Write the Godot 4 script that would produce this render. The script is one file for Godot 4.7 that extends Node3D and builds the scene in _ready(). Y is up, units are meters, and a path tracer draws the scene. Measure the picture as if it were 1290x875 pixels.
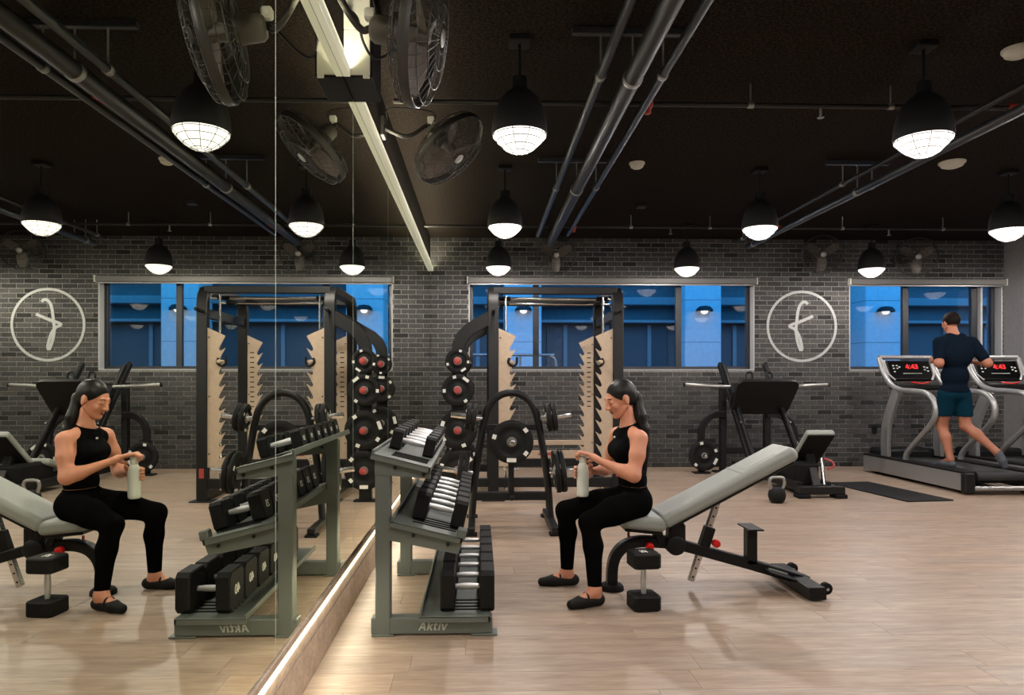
extends Node3D
# A gym: mirror wall, brick wall with windows, dumbbell rack, bench with a seated person, racks and treadmills.
# Metres. Depth from the camera is -z.

const XM := -0.72      # mirror face
const DW := 10.18      # depth of the brick faces
const YC := 3.35       # ceiling
const XR := 9.6        # right wall
const ZB := 4.0        # wall behind the camera
var M := {}
var used := {}
var rng := RandomNumberGenerator.new()


class MB:
	var p := PackedVector3Array()
	var n := PackedVector3Array()
	var c := PackedColorArray()
	var tint = null

	func tri(a: Vector3, b: Vector3, d: Vector3, na: Vector3, nb: Vector3, nd: Vector3) -> void:
		if (b - a).cross(d - a).dot(na + nb + nd) > 0.0:
			p.append(a); p.append(d); p.append(b)
			n.append(na); n.append(nd); n.append(nb)
		else:
			p.append(a); p.append(b); p.append(d)
			n.append(na); n.append(nb); n.append(nd)
		if tint != null:
			c.append(tint); c.append(tint); c.append(tint)

	func quad(a: Vector3, b: Vector3, d: Vector3, e: Vector3, nn: Vector3) -> void:
		tri(a, b, d, nn, nn, nn)
		tri(a, d, e, nn, nn, nn)

	func squad(a: Vector3, b: Vector3, d: Vector3, e: Vector3, na: Vector3, nb: Vector3, nd: Vector3, ne: Vector3) -> void:
		tri(a, b, d, na, nb, nd)
		tri(a, d, e, na, nd, ne)

	# chamfered box
	func box(at: Vector3, size: Vector3, bv := 0.0, bs := Basis()) -> MB:
		var h := size * 0.5
		if bv <= 0.0:
			for ax in 3:
				for sg in [-1.0, 1.0]:
					var nn := Vector3(); nn[ax] = sg
					var u := (ax + 1) % 3
					var w := (ax + 2) % 3
					var q := []
					for st in [[-1, -1], [1, -1], [1, 1], [-1, 1]]:
						var t := Vector3(); t[ax] = sg * h[ax]; t[u] = st[0] * h[u]; t[w] = st[1] * h[w]
						q.append(at + bs * t)
					quad(q[0], q[1], q[2], q[3], bs * nn)
			return self
		bv = minf(bv, minf(h.x, minf(h.y, h.z)) * 0.98)
		for ax in 3:
			var u := (ax + 1) % 3
			var w := (ax + 2) % 3
			for sg in [-1.0, 1.0]:
				var nn := Vector3(); nn[ax] = sg
				var q := []
				for st in [[-1, -1], [1, -1], [1, 1], [-1, 1]]:
					var t := Vector3(); t[ax] = sg * h[ax]; t[u] = st[0] * (h[u] - bv); t[w] = st[1] * (h[w] - bv)
					q.append(at + bs * t)
				quad(q[0], q[1], q[2], q[3], bs * nn)
			for su in [-1.0, 1.0]:
				for sw in [-1.0, 1.0]:
					var nn := Vector3(); nn[u] = su; nn[w] = sw
					var q := []
					for st in [[-1, 0], [1, 0], [1, 1], [-1, 1]]:
						var t := Vector3(); t[ax] = st[0] * (h[ax] - bv)
						t[u] = su * (h[u] - (bv if st[1] == 1 else 0.0)); t[w] = sw * (h[w] - (0.0 if st[1] == 1 else bv))
						q.append(at + bs * t)
					quad(q[0], q[1], q[2], q[3], (bs * nn).normalized())
		for sx in [-1.0, 1.0]:
			for sy in [-1.0, 1.0]:
				for sz in [-1.0, 1.0]:
					var s := Vector3(sx, sy, sz)
					var nn := (bs * s).normalized()
					var a := at + bs * (s * Vector3(h.x, h.y - bv, h.z - bv))
					var b := at + bs * (s * Vector3(h.x - bv, h.y, h.z - bv))
					var d := at + bs * (s * Vector3(h.x - bv, h.y - bv, h.z))
					tri(a, b, d, nn, nn, nn)
		return self

	# rounded box (cushions)
	func rbox(at: Vector3, size: Vector3, r: float, bs := Basis(), seg := 3) -> MB:
		var h := size * 0.5
		r = minf(r, minf(h.x, minf(h.y, h.z)) * 0.99)
		for ax in 3:
			var u := (ax + 1) % 3
			var w := (ax + 2) % 3
			var ga := []
			var gb := []
			for i in seg + 1:
				var t := r * (1.0 - tan(PI / 4.0 * (1.0 - float(i) / seg)))
				ga.append(-h[u] + t); gb.append(-h[w] + t)
			for i in seg + 1:
				ga.append(-ga[seg - i]); gb.append(-gb[seg - i])
			for sg in [-1.0, 1.0]:
				var pos := []
				var nor := []
				for i in ga.size():
					for j in gb.size():
						var t := Vector3(); t[ax] = sg * h[ax]; t[u] = ga[i]; t[w] = gb[j]
						var inner := t.clamp(-(h - Vector3.ONE * r), h - Vector3.ONE * r)
						var dir := (t - inner).normalized()
						pos.append(at + bs * (inner + dir * r)); nor.append(bs * dir)
				var m := gb.size()
				for i in ga.size() - 1:
					for j in m - 1:
						var a := i * m + j
						squad(pos[a], pos[a + m], pos[a + m + 1], pos[a + 1], nor[a], nor[a + m], nor[a + m + 1], nor[a + 1])
		return self

	# round tube along points; radius a number or an array
	func tube(pts: Array, r, sides := 10, caps := true, closed := false) -> MB:
		var k := pts.size()
		var rings := []
		var nrs := []
		var t0: Vector3 = (pts[1] - pts[0]).normalized()
		var up := Vector3.UP if absf(t0.y) < 0.9 else Vector3.RIGHT
		var nx := t0.cross(up).normalized()
		var last := t0
		for i in k:
			var t: Vector3
			if closed:
				t = (pts[(i + 1) % k] - pts[(i + k - 1) % k]).normalized()
			else:
				t = (pts[mini(i + 1, k - 1)] - pts[maxi(i - 1, 0)]).normalized()
			var axis := last.cross(t)
			if axis.length() > 1e-6:
				nx = nx.rotated(axis.normalized(), last.angle_to(t))
			last = t
			nx = (nx - t * nx.dot(t)).normalized()
			var ny := t.cross(nx)
			var rr: float = r[i] if r is Array else r
			var ring := []
			var nr := []
			for s in sides:
				var a := TAU * s / sides
				var d := nx * cos(a) + ny * sin(a)
				ring.append(pts[i] + d * rr); nr.append(d)
			rings.append(ring); nrs.append(nr)
		for i in (k if closed else k - 1):
			var j := (i + 1) % k
			for s in sides:
				var q := (s + 1) % sides
				squad(rings[i][s], rings[i][q], rings[j][q], rings[j][s], nrs[i][s], nrs[i][q], nrs[j][q], nrs[j][s])
		if caps and not closed:
			var ta: Vector3 = (pts[0] - pts[1]).normalized()
			var tb: Vector3 = (pts[k - 1] - pts[k - 2]).normalized()
			for s in range(1, sides - 1):
				tri(rings[0][0], rings[0][s], rings[0][s + 1], ta, ta, ta)
				tri(rings[k - 1][0], rings[k - 1][s], rings[k - 1][s + 1], tb, tb, tb)
		return self

	# rectangular tube swept along points lying in one plane; side = that plane's normal; w along side, h across
	func bar(pts: Array, side: Vector3, w: float, h: float, bv := 0.006) -> MB:
		var k := pts.size()
		var prof := []
		for q in [[1, 1], [-1, 1], [-1, -1], [1, -1]]:
			if q[0] * q[1] > 0:
				prof.append(Vector2(q[0] * w * 0.5, q[1] * (h * 0.5 - bv)))
				prof.append(Vector2(q[0] * (w * 0.5 - bv), q[1] * h * 0.5))
			else:
				prof.append(Vector2(q[0] * (w * 0.5 - bv), q[1] * h * 0.5))
				prof.append(Vector2(q[0] * w * 0.5, q[1] * (h * 0.5 - bv)))
		var m := prof.size()
		var rings := []
		var ups := []
		side = side.normalized()
		for i in k:
			var ta: Vector3 = (pts[i] - pts[i - 1]).normalized() if i > 0 else (pts[1] - pts[0]).normalized()
			var tb: Vector3 = (pts[i + 1] - pts[i]).normalized() if i < k - 1 else ta
			var t := (ta + tb).normalized()
			var up := t.cross(side).normalized()
			var sc := 1.0 / maxf(0.4, t.dot(tb))
			var ring := []
			for q in prof:
				ring.append(pts[i] + side * q.x + up * q.y * sc)
			rings.append(ring); ups.append(up)
		for i in k - 1:
			for s in m:
				var q := (s + 1) % m
				var e: Vector2 = prof[q] - prof[s]
				var o := Vector2(e.y, -e.x).normalized()
				if o.dot(prof[s] + prof[q]) < 0.0:
					o = -o
				var na: Vector3 = side * o.x + ups[i] * o.y
				var nb: Vector3 = side * o.x + ups[i + 1] * o.y
				squad(rings[i][s], rings[i][q], rings[i + 1][q], rings[i + 1][s], na, na, nb, nb)
		var ca: Vector3 = (pts[0] - pts[1]).normalized()
		var cb: Vector3 = (pts[k - 1] - pts[k - 2]).normalized()
		for s in range(1, m - 1):
			tri(rings[0][0], rings[0][s], rings[0][s + 1], ca, ca, ca)
			tri(rings[k - 1][0], rings[k - 1][s], rings[k - 1][s + 1], cb, cb, cb)
		return self

	# profile of (radius, height) turned round y
	func lathe(prof: Array, segs := 24, xf := Transform3D()) -> MB:
		var k := prof.size()
		var sn := []
		for i in k - 1:
			var e: Vector2 = prof[i + 1] - prof[i]
			sn.append(Vector2(e.y, -e.x).normalized())
		for i in k - 1:
			var na: Vector2 = sn[i]
			var nb: Vector2 = sn[i]
			if i > 0 and sn[i - 1].dot(sn[i]) > 0.6:
				na = (sn[i - 1] + sn[i]).normalized()
			if i < k - 2 and sn[i + 1].dot(sn[i]) > 0.6:
				nb = (sn[i + 1] + sn[i]).normalized()
			for s in segs:
				var a0 := TAU * s / segs
				var a1 := TAU * (s + 1) / segs
				var pa: Vector2 = prof[i]
				var pb: Vector2 = prof[i + 1]
				var d0 := Vector3(cos(a0), 0, sin(a0))
				var d1 := Vector3(cos(a1), 0, sin(a1))
				var y := Vector3.UP
				var A := xf * (d0 * pa.x + y * pa.y)
				var B := xf * (d1 * pa.x + y * pa.y)
				var D := xf * (d1 * pb.x + y * pb.y)
				var E := xf * (d0 * pb.x + y * pb.y)
				var bsx := xf.basis
				var n0 := (bsx * (d0 * na.x + y * na.y)).normalized()
				var n1 := (bsx * (d1 * na.x + y * na.y)).normalized()
				var n2 := (bsx * (d1 * nb.x + y * nb.y)).normalized()
				var n3 := (bsx * (d0 * nb.x + y * nb.y)).normalized()
				if pa.x > 1e-5:
					tri(A, B, D, n0, n1, n2)
				if pb.x > 1e-5:
					tri(A, D, E, n0, n2, n3)
		return self

	func ball(at: Vector3, r: Vector3, bs := Basis(), seg := 16) -> MB:
		var rows := int(seg / 2.0)
		for i in rows:
			for j in seg:
				var q := []
				var nr := []
				for st in [[0, 0], [1, 0], [1, 1], [0, 1]]:
					var th: float = PI * (i + st[0]) / rows
					var ph: float = TAU * (j + st[1]) / seg
					var d := Vector3(sin(th) * cos(ph), cos(th), sin(th) * sin(ph))
					q.append(at + bs * (d * r)); nr.append((bs * (d / r)).normalized())
				squad(q[0], q[1], q[2], q[3], nr[0], nr[1], nr[2], nr[3])
		return self

	# flat outline with thickness; xf maps (x, y) of the outline and z of the depth
	func prism(poly: PackedVector2Array, depth: float, xf := Transform3D(), smooth := false) -> MB:
		var ix := Geometry2D.triangulate_polygon(poly)
		var zf := xf.basis * Vector3(0, 0, 1)
		var h := depth * 0.5
		for t in range(0, ix.size(), 3):
			var a := poly[ix[t]]
			var b := poly[ix[t + 1]]
			var d := poly[ix[t + 2]]
			for sg in [-1.0, 1.0]:
				tri(xf * Vector3(a.x, a.y, sg * h), xf * Vector3(b.x, b.y, sg * h), xf * Vector3(d.x, d.y, sg * h), zf * sg, zf * sg, zf * sg)
		var k := poly.size()
		var ccw := 1.0 if not Geometry2D.is_polygon_clockwise(poly) else -1.0
		var en := []
		for i in k:
			var e := poly[(i + 1) % k] - poly[i]
			en.append(Vector2(e.y, -e.x).normalized() * ccw)
		for i in k:
			var j := (i + 1) % k
			var na: Vector2 = en[i]
			var nb: Vector2 = en[i]
			if smooth:
				if en[(i + k - 1) % k].dot(en[i]) > 0.5:
					na = (en[(i + k - 1) % k] + en[i]).normalized()
				if en[j].dot(en[i]) > 0.5:
					nb = (en[j] + en[i]).normalized()
			var va := xf.basis * Vector3(na.x, na.y, 0)
			var vb := xf.basis * Vector3(nb.x, nb.y, 0)
			squad(xf * Vector3(poly[i].x, poly[i].y, -h), xf * Vector3(poly[j].x, poly[j].y, -h), xf * Vector3(poly[j].x, poly[j].y, h), xf * Vector3(poly[i].x, poly[i].y, h), va, vb, vb, va)
		return self

	func mesh(off := Vector3.ZERO) -> ArrayMesh:
		if off != Vector3.ZERO:
			for i in p.size():
				p[i] -= off
		var a := []
		a.resize(Mesh.ARRAY_MAX)
		a[Mesh.ARRAY_VERTEX] = p
		a[Mesh.ARRAY_NORMAL] = n
		if c.size() == p.size() and c.size() > 0:
			a[Mesh.ARRAY_COLOR] = c
		var am := ArrayMesh.new()
		am.add_surface_from_arrays(Mesh.PRIMITIVE_TRIANGLES, a)
		return am


# ---------- naming and placing ----------
func numbered(called: String) -> String:
	used[called] = used.get(called, -1) + 1
	return called if used[called] == 0 else "%s_%03d" % [called, used[called]]

func tag(o: Node, label: String, category: String, group := "", kind := "") -> Node:
	o.set_meta("label", label)
	o.set_meta("category", category)
	if group: o.set_meta("group", group)
	if kind: o.set_meta("kind", kind)
	return o

func thing(called: String, label: String, category: String, at := Vector3.ZERO, group := "") -> Node3D:
	var o := Node3D.new()
	o.name = numbered(called)
	add_child(o)
	o.position = at
	tag(o, label, category, group)
	return o

func struct(called: String, parent = null) -> Node3D:
	var o := Node3D.new()
	o.name = called
	(parent if parent else self).add_child(o, true)
	o.set_meta("kind", "structure")
	return o

# one mesh; built in world coordinates when the parent is a thing at a base point (off = its position)
func part(called: String, mb: MB, mat: Material, parent: Node3D, off := Vector3.ZERO, label := "") -> MeshInstance3D:
	return put(called, mb.mesh(off), mat, parent, label)

func put(called: String, me: Mesh, mat: Material, parent: Node3D, label := "") -> MeshInstance3D:
	var o := MeshInstance3D.new()
	o.name = called if parent != self else numbered(called)
	o.mesh = me
	o.material_override = mat
	parent.add_child(o, true)
	if label: o.set_meta("label", label)
	return o

func solo(called: String, mb: MB, mat: Material, at: Vector3, label: String, category: String, group := "") -> MeshInstance3D:
	var o := put(called, mb.mesh(at), mat, self)
	o.position = at
	tag(o, label, category, group)
	return o

func copy(src: Node3D, at: Vector3, label := "", group := "") -> Node3D:
	var base: String = src.name
	if base.length() > 4 and base[-4] == "_" and base.right(3).is_valid_int():
		base = base.left(-4)
	var r: Node3D = src.duplicate()
	r.name = numbered(base)
	add_child(r)
	r.position = at
	if label: r.set_meta("label", label)
	if group: r.set_meta("group", group)
	return r

func v(x: float, y: float, d: float) -> Vector3:
	return Vector3(x, y, -d)

# Catmull-Rom through points
func curve(pts: Array, per := 6, closed := false) -> Array:
	var out := []
	var k := pts.size()
	for i in (k if closed else k - 1):
		var a: Vector3 = pts[(i + k - 1) % k] if closed or i > 0 else pts[0] * 2.0 - pts[1]
		var b: Vector3 = pts[i]
		var d: Vector3 = pts[(i + 1) % k]
		var e: Vector3 = pts[(i + 2) % k] if closed or i < k - 2 else d * 2.0 - b
		for j in per:
			out.append(b.cubic_interpolate(d, a, e, float(j) / per))
	if not closed:
		out.append(pts[k - 1])
	return out

func aim(dir: Vector3, up := Vector3.UP) -> Basis:   # local z points along dir
	var z := dir.normalized()
	var x := up.cross(z).normalized()
	return Basis(x, z.cross(x), z)

func along(dir: Vector3) -> Basis:   # local y points along dir
	var y := dir.normalized()
	var x := y.cross(Vector3.FORWARD if absf(y.z) < 0.9 else Vector3.RIGHT).normalized()
	return Basis(x, y, x.cross(y))

func cyl(mb: MB, a: Vector3, b: Vector3, r: float, segs := 16, bv := 0.002) -> MB:
	var h := (b - a).length()
	bv = minf(bv, minf(r, h * 0.5) * 0.5)
	return mb.lathe([Vector2(0, 0), Vector2(r - bv, 0), Vector2(r, bv), Vector2(r, h - bv), Vector2(r - bv, h), Vector2(0, h)], segs, Transform3D(along(b - a), a))

func text(called: String, s: String, size: float, mat: Material, parent: Node3D, at: Vector3, bs := Basis(), weight := 700) -> MeshInstance3D:
	var t := TextMesh.new()
	var f := SystemFont.new()
	f.font_names = PackedStringArray(["Droid Sans"])
	f.font_weight = weight
	t.font = f
	t.text = s
	t.font_size = 32
	t.pixel_size = size / 23.0
	t.depth = 0.002
	t.curve_step = 2.0
	var o := put(called, t, mat, parent)
	o.transform = Transform3D(bs, at)
	return o

# ---------- materials ----------
func sm(col: Color, rough := 0.6, metal := 0.0, spec := 0.5) -> StandardMaterial3D:
	var m := StandardMaterial3D.new()
	m.albedo_color = col
	m.roughness = rough
	m.metallic = metal
	m.metallic_specular = spec
	return m

func noise_image(w: int, h: int, base: Color, amp: Color, f1: float, f2: float, seed_: int, streak := false) -> ImageTexture:
	var img := Image.create(w, h, false, Image.FORMAT_RGB8)
	var a := FastNoiseLite.new()
	a.seed = seed_; a.frequency = f1; a.fractal_octaves = 4
	var b := FastNoiseLite.new()
	b.seed = seed_ + 7; b.frequency = f2; b.fractal_octaves = 3
	var ia := a.get_seamless_image(w, h)
	var ib := b.get_seamless_image(w, h)
	for y in h:
		for x in w:
			var n1 := (ia.get_pixel(x, y).r - 0.5) * 1.1
			var n2 := (ib.get_pixel(x, y).r - 0.5) * 1.1
			var g := n1 * 0.6 + n2 * 0.5
			if streak:
				g = g * 0.75 + 0.35 * sin((n1 * 5.0 + y * 0.05) * 3.0) * absf(n2)
			img.set_pixel(x, y, Color(clampf(base.r + amp.r * g, 0, 1), clampf(base.g + amp.g * g, 0, 1), clampf(base.b + amp.b * g, 0, 1)))
	return ImageTexture.create_from_image(img)

func textured(m: StandardMaterial3D, t: Texture2D, sc: Vector3, offs := Vector3.ZERO) -> StandardMaterial3D:
	m.albedo_texture = t
	m.uv1_triplanar = true
	m.uv1_world_triplanar = true
	m.uv1_scale = sc
	m.uv1_offset = offs
	return m

func materials() -> void:
	var wood := noise_image(512, 512, Color(0.86, 0.86, 0.86), Color(0.34, 0.36, 0.38), 0.012, 0.05, 11, true)
	var tones := [Color(0.70, 0.61, 0.535), Color(0.68, 0.59, 0.515), Color(0.715, 0.63, 0.555), Color(0.69, 0.605, 0.535), Color(0.71, 0.61, 0.525)]
	M.planks = []
	for i in tones.size():
		var m := sm(tones[i], 0.42)
		textured(m, wood, Vector3(0.22, 1.0, 2.1), Vector3(0.37 * i, 0, 0.23 * i))
		M.planks.append(m)
	M.subfloor = sm(Color(0.30, 0.24, 0.19), 0.9)
	var grit := noise_image(256, 256, Color(0.82, 0.82, 0.82), Color(0.5, 0.5, 0.5), 0.05, 0.15, 31)
	var fine := noise_image(256, 256, Color(0.93, 0.93, 0.93), Color(0.10, 0.10, 0.10), 0.05, 0.2, 77)
	M.bricks = []
	var bt := [Color(0.315, 0.312, 0.313), Color(0.355, 0.348, 0.343), Color(0.275, 0.27, 0.27), Color(0.335, 0.325, 0.32), Color(0.215, 0.21, 0.21)]
	for i in 5:
		M.bricks.append(textured(sm(bt[i], 0.9, 0.0, 0.25), grit, Vector3.ONE * 3.1, Vector3.ONE * 0.21 * i))
	M.brick_mix = textured(sm(Color.WHITE, 0.9, 0.0, 0.25), grit, Vector3.ONE * 3.1)
	M.brick_mix.vertex_color_use_as_albedo = true
	M.brick_tones = bt
	M.mortar = textured(sm(Color(0.57, 0.565, 0.555), 0.95, 0.0, 0.25), grit, Vector3.ONE * 2.0)
	M.concrete = textured(sm(Color(0.52, 0.51, 0.51), 0.8), fine, Vector3.ONE * 0.8)
	M.plaster = textured(sm(Color(0.21, 0.205, 0.20), 0.9), grit, Vector3.ONE * 0.7)
	var spray := noise_image(256, 256, Color(0.55, 0.55, 0.55), Color(0.95, 0.95, 0.95), 0.06, 0.2, 57)
	M.ceiling = textured(sm(Color(0.255, 0.215, 0.185), 0.95, 0.0, 0.2), spray, Vector3(2.3, 2.3, 2.3))
	M.mirror = sm(Color(0.945, 0.955, 0.89), 0.0, 1.0)
	M.glass_edge = sm(Color(0.86, 0.92, 0.86), 0.2)
	M.trim_wood = textured(sm(Color(0.80, 0.71, 0.62), 0.5), wood, Vector3(0.3, 1.3, 1.3))
	M.white_trim = sm(Color(0.80, 0.80, 0.76), 0.5)
	M.opal = sm(Color(0.82, 0.82, 0.76), 0.5)       # lit from behind by the strip inside
	M.opal.emission_enabled = true
	M.opal.emission = Color(0.95, 0.95, 0.80)
	M.opal.emission_energy_multiplier = 0.24
	M.led = sm(Color(1, 1, 1), 0.5)
	M.led.emission_enabled = true
	M.led.emission = Color(1.0, 0.93, 0.72)
	M.led.emission_energy_multiplier = 2.6
	M.lamp = sm(Color(1, 1, 1), 0.4)
	M.lamp.emission_enabled = true
	M.lamp.emission = Color(1.0, 0.97, 0.95)
	M.lamp.emission_energy_multiplier = 1.35
	M.black = sm(Color(0.085, 0.085, 0.088), 0.45, 0.0, 0.35)          # powder coat
	M.black_matt = sm(Color(0.085, 0.083, 0.082), 0.75, 0.0, 0.25)    # rubber
	M.lamp_shade = sm(Color(0.085, 0.085, 0.09), 0.6, 0.0, 0.3)
	M.rubber = textured(sm(Color(0.115, 0.114, 0.114), 0.6, 0.0, 0.3), grit, Vector3.ONE * 4.0)
	M.vinyl_black = sm(Color(0.09, 0.08, 0.075), 0.5, 0.0, 0.3)
	M.vinyl_grey = textured(sm(Color(0.60, 0.615, 0.595), 0.5), fine, Vector3.ONE * 5.0)
	M.rack_grey = sm(Color(0.355, 0.378, 0.36), 0.45)
	M.chrome = sm(Color(0.82, 0.82, 0.82), 0.22, 1.0)
	M.steel = sm(Color(0.62, 0.62, 0.61), 0.35, 0.8)
	M.silver = sm(Color(0.60, 0.60, 0.60), 0.38, 0.55)
	M.knurl = sm(Color(0.78, 0.78, 0.78), 0.42, 0.7)
	M.tan = textured(sm(Color(0.73, 0.645, 0.555), 0.55), fine, Vector3.ONE * 1.5)
	M.red = sm(Color(0.80, 0.06, 0.07), 0.35)
	M.dull_red = sm(Color(0.62, 0.22, 0.21), 0.5)
	M.orange = sm(Color(0.62, 0.20, 0.10), 0.6)
	M.white_mark = sm(Color(0.84, 0.84, 0.82), 0.5)
	M.grey_mark = sm(Color(0.66, 0.68, 0.66), 0.5)
	M.paint = textured(sm(Color(0.66, 0.665, 0.66), 0.8), fine, Vector3.ONE * 1.6)
	M.frame = sm(Color(0.10, 0.11, 0.13), 0.4)
	M.reveal = sm(Color(0.60, 0.60, 0.60), 0.5)
	M.blind = sm(Color(0.37, 0.362, 0.355), 0.6)
	M.pane = sm(Color(0.03, 0.05, 0.07, 0.03), 0.0)
	M.pane.transparency = BaseMaterial3D.TRANSPARENCY_ALPHA
	M.pipe_dark = sm(Color(0.13, 0.125, 0.12), 0.4, 0.0, 0.4)
	M.pipe_grey = sm(Color(0.20, 0.21, 0.225), 0.3, 0.3)
	M.galv = sm(Color(0.58, 0.58, 0.57), 0.4, 0.7)
	M.fan_metal = sm(Color(0.16, 0.15, 0.14), 0.45, 0.2)
	M.fan_blade = sm(Color(0.31, 0.28, 0.25), 0.5)
	M.fan_body = sm(Color(0.27, 0.25, 0.22), 0.5)
	M.skin = sm(Color(0.78, 0.525, 0.415), 0.5)
	M.skin_tan = sm(Color(0.60, 0.38, 0.285), 0.6)
	M.lips = sm(Color(0.66, 0.34, 0.30), 0.45)
	M.eye = sm(Color(0.10, 0.07, 0.06), 0.3)
	M.hair = sm(Color(0.055, 0.043, 0.04), 0.45, 0.0, 0.4)
	M.hair_brown = sm(Color(0.085, 0.06, 0.05), 0.7, 0.0, 0.2)
	M.cloth_black = sm(Color(0.05, 0.05, 0.056), 0.85, 0.0, 0.12)
	M.legging = sm(Color(0.04, 0.038, 0.04), 0.9, 0.0, 0.08)
	M.shoe = sm(Color(0.10, 0.095, 0.09), 0.6, 0.0, 0.3)
	M.navy = sm(Color(0.05, 0.085, 0.125), 0.9, 0.0, 0.1)
	M.teal = sm(Color(0.03, 0.155, 0.21), 0.9, 0.0, 0.15)
	M.shoe_grey = sm(Color(0.27, 0.29, 0.32), 0.7)
	M.bottle = sm(Color(0.88, 0.90, 0.86), 0.4)
	M.screen = sm(Color(0.02, 0.02, 0.02), 0.2)
	M.digits = sm(Color(0.6, 0.05, 0.05), 0.4)
	M.digits.emission_enabled = true
	M.digits.emission = Color(1.0, 0.12, 0.14)
	M.digits.emission_energy_multiplier = 1.3
	M.belt = sm(Color(0.14, 0.14, 0.145), 0.8)
	M.facade = textured(sm(Color(0.58, 0.585, 0.59), 0.8, 0.0, 0.2), fine, Vector3.ONE * 0.5)
	M.facade_dark = textured(sm(Color(0.46, 0.46, 0.465), 0.85, 0.0, 0.2), fine, Vector3.ONE * 0.5)
	M.column = textured(sm(Color(0.85, 0.855, 0.86), 0.8, 0.0, 0.2), fine, Vector3.ONE * 0.6)
	M.far_glass = sm(Color(0.34, 0.34, 0.345), 0.4, 0.0, 0.3)
	M.asphalt = sm(Color(0.30, 0.30, 0.31), 0.9)

# ---------- start ----------
func _ready() -> void:
	var cam := Camera3D.new()
	cam.name = "camera"
	cam.projection = Camera3D.PROJECTION_FRUSTUM
	cam.keep_aspect = Camera3D.KEEP_HEIGHT
	cam.near = 0.05
	cam.far = 200.0
	cam.size = 0.05 * 875.0 / 880.0
	cam.frustum_offset = Vector2(0.05 * 15.0 / 880.0, 0.05 * 42.5 / 880.0)
	add_child(cam)
	cam.position = Vector3(0, 1.26, 0)
	cam.rotation.y = -atan(25.0 / 880.0)
	cam.current = true
	var env := Environment.new()
	env.tonemap_mode = Environment.TONE_MAPPER_LINEAR
	env.tonemap_exposure = 1.0
	env.background_mode = Environment.BG_SKY
	var sky := Sky.new()
	var psm := ProceduralSkyMaterial.new()      # even blue dusk
	psm.sky_top_color = Color(0.20, 0.59, 0.92)
	psm.sky_horizon_color = Color(0.23, 0.61, 0.92)
	psm.ground_bottom_color = Color(0.06, 0.08, 0.12)
	psm.ground_horizon_color = Color(0.15, 0.25, 0.42)
	sky.sky_material = psm
	env.sky = sky
	env.background_energy_multiplier = 4.2
	env.ambient_light_source = Environment.AMBIENT_SOURCE_DISABLED
	env.sdfgi_enabled = true
	env.ssao_enabled = true
	env.ssil_enabled = true
	var we := WorldEnvironment.new()
	we.name = "environment"
	we.environment = env
	add_child(we)
	rng.seed = 20

	materials()
	build_room()
	build_windows()
	build_outside()
	build_mirror()
	build_ceiling_things()
	build_lamps()
	build_fans()
	build_dumbbell_rack()
	build_power_rack()
	build_plate_tree()
	build_leg_press()
	build_treadmills()
	build_bench()
	build_small()
	build_woman()
	build_runner()


# ---------- room ----------
const HOLES := [[-0.17, 4.04, 1.42, 2.76], [5.455, 7.77, 1.42, 2.76]]

func in_hole(x0: float, x1: float, y0: float, y1: float) -> bool:
	for h in HOLES:
		if x1 > h[0] and x0 < h[1] and y1 > h[2] and y0 < h[3]:
			return true
	return false

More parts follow.
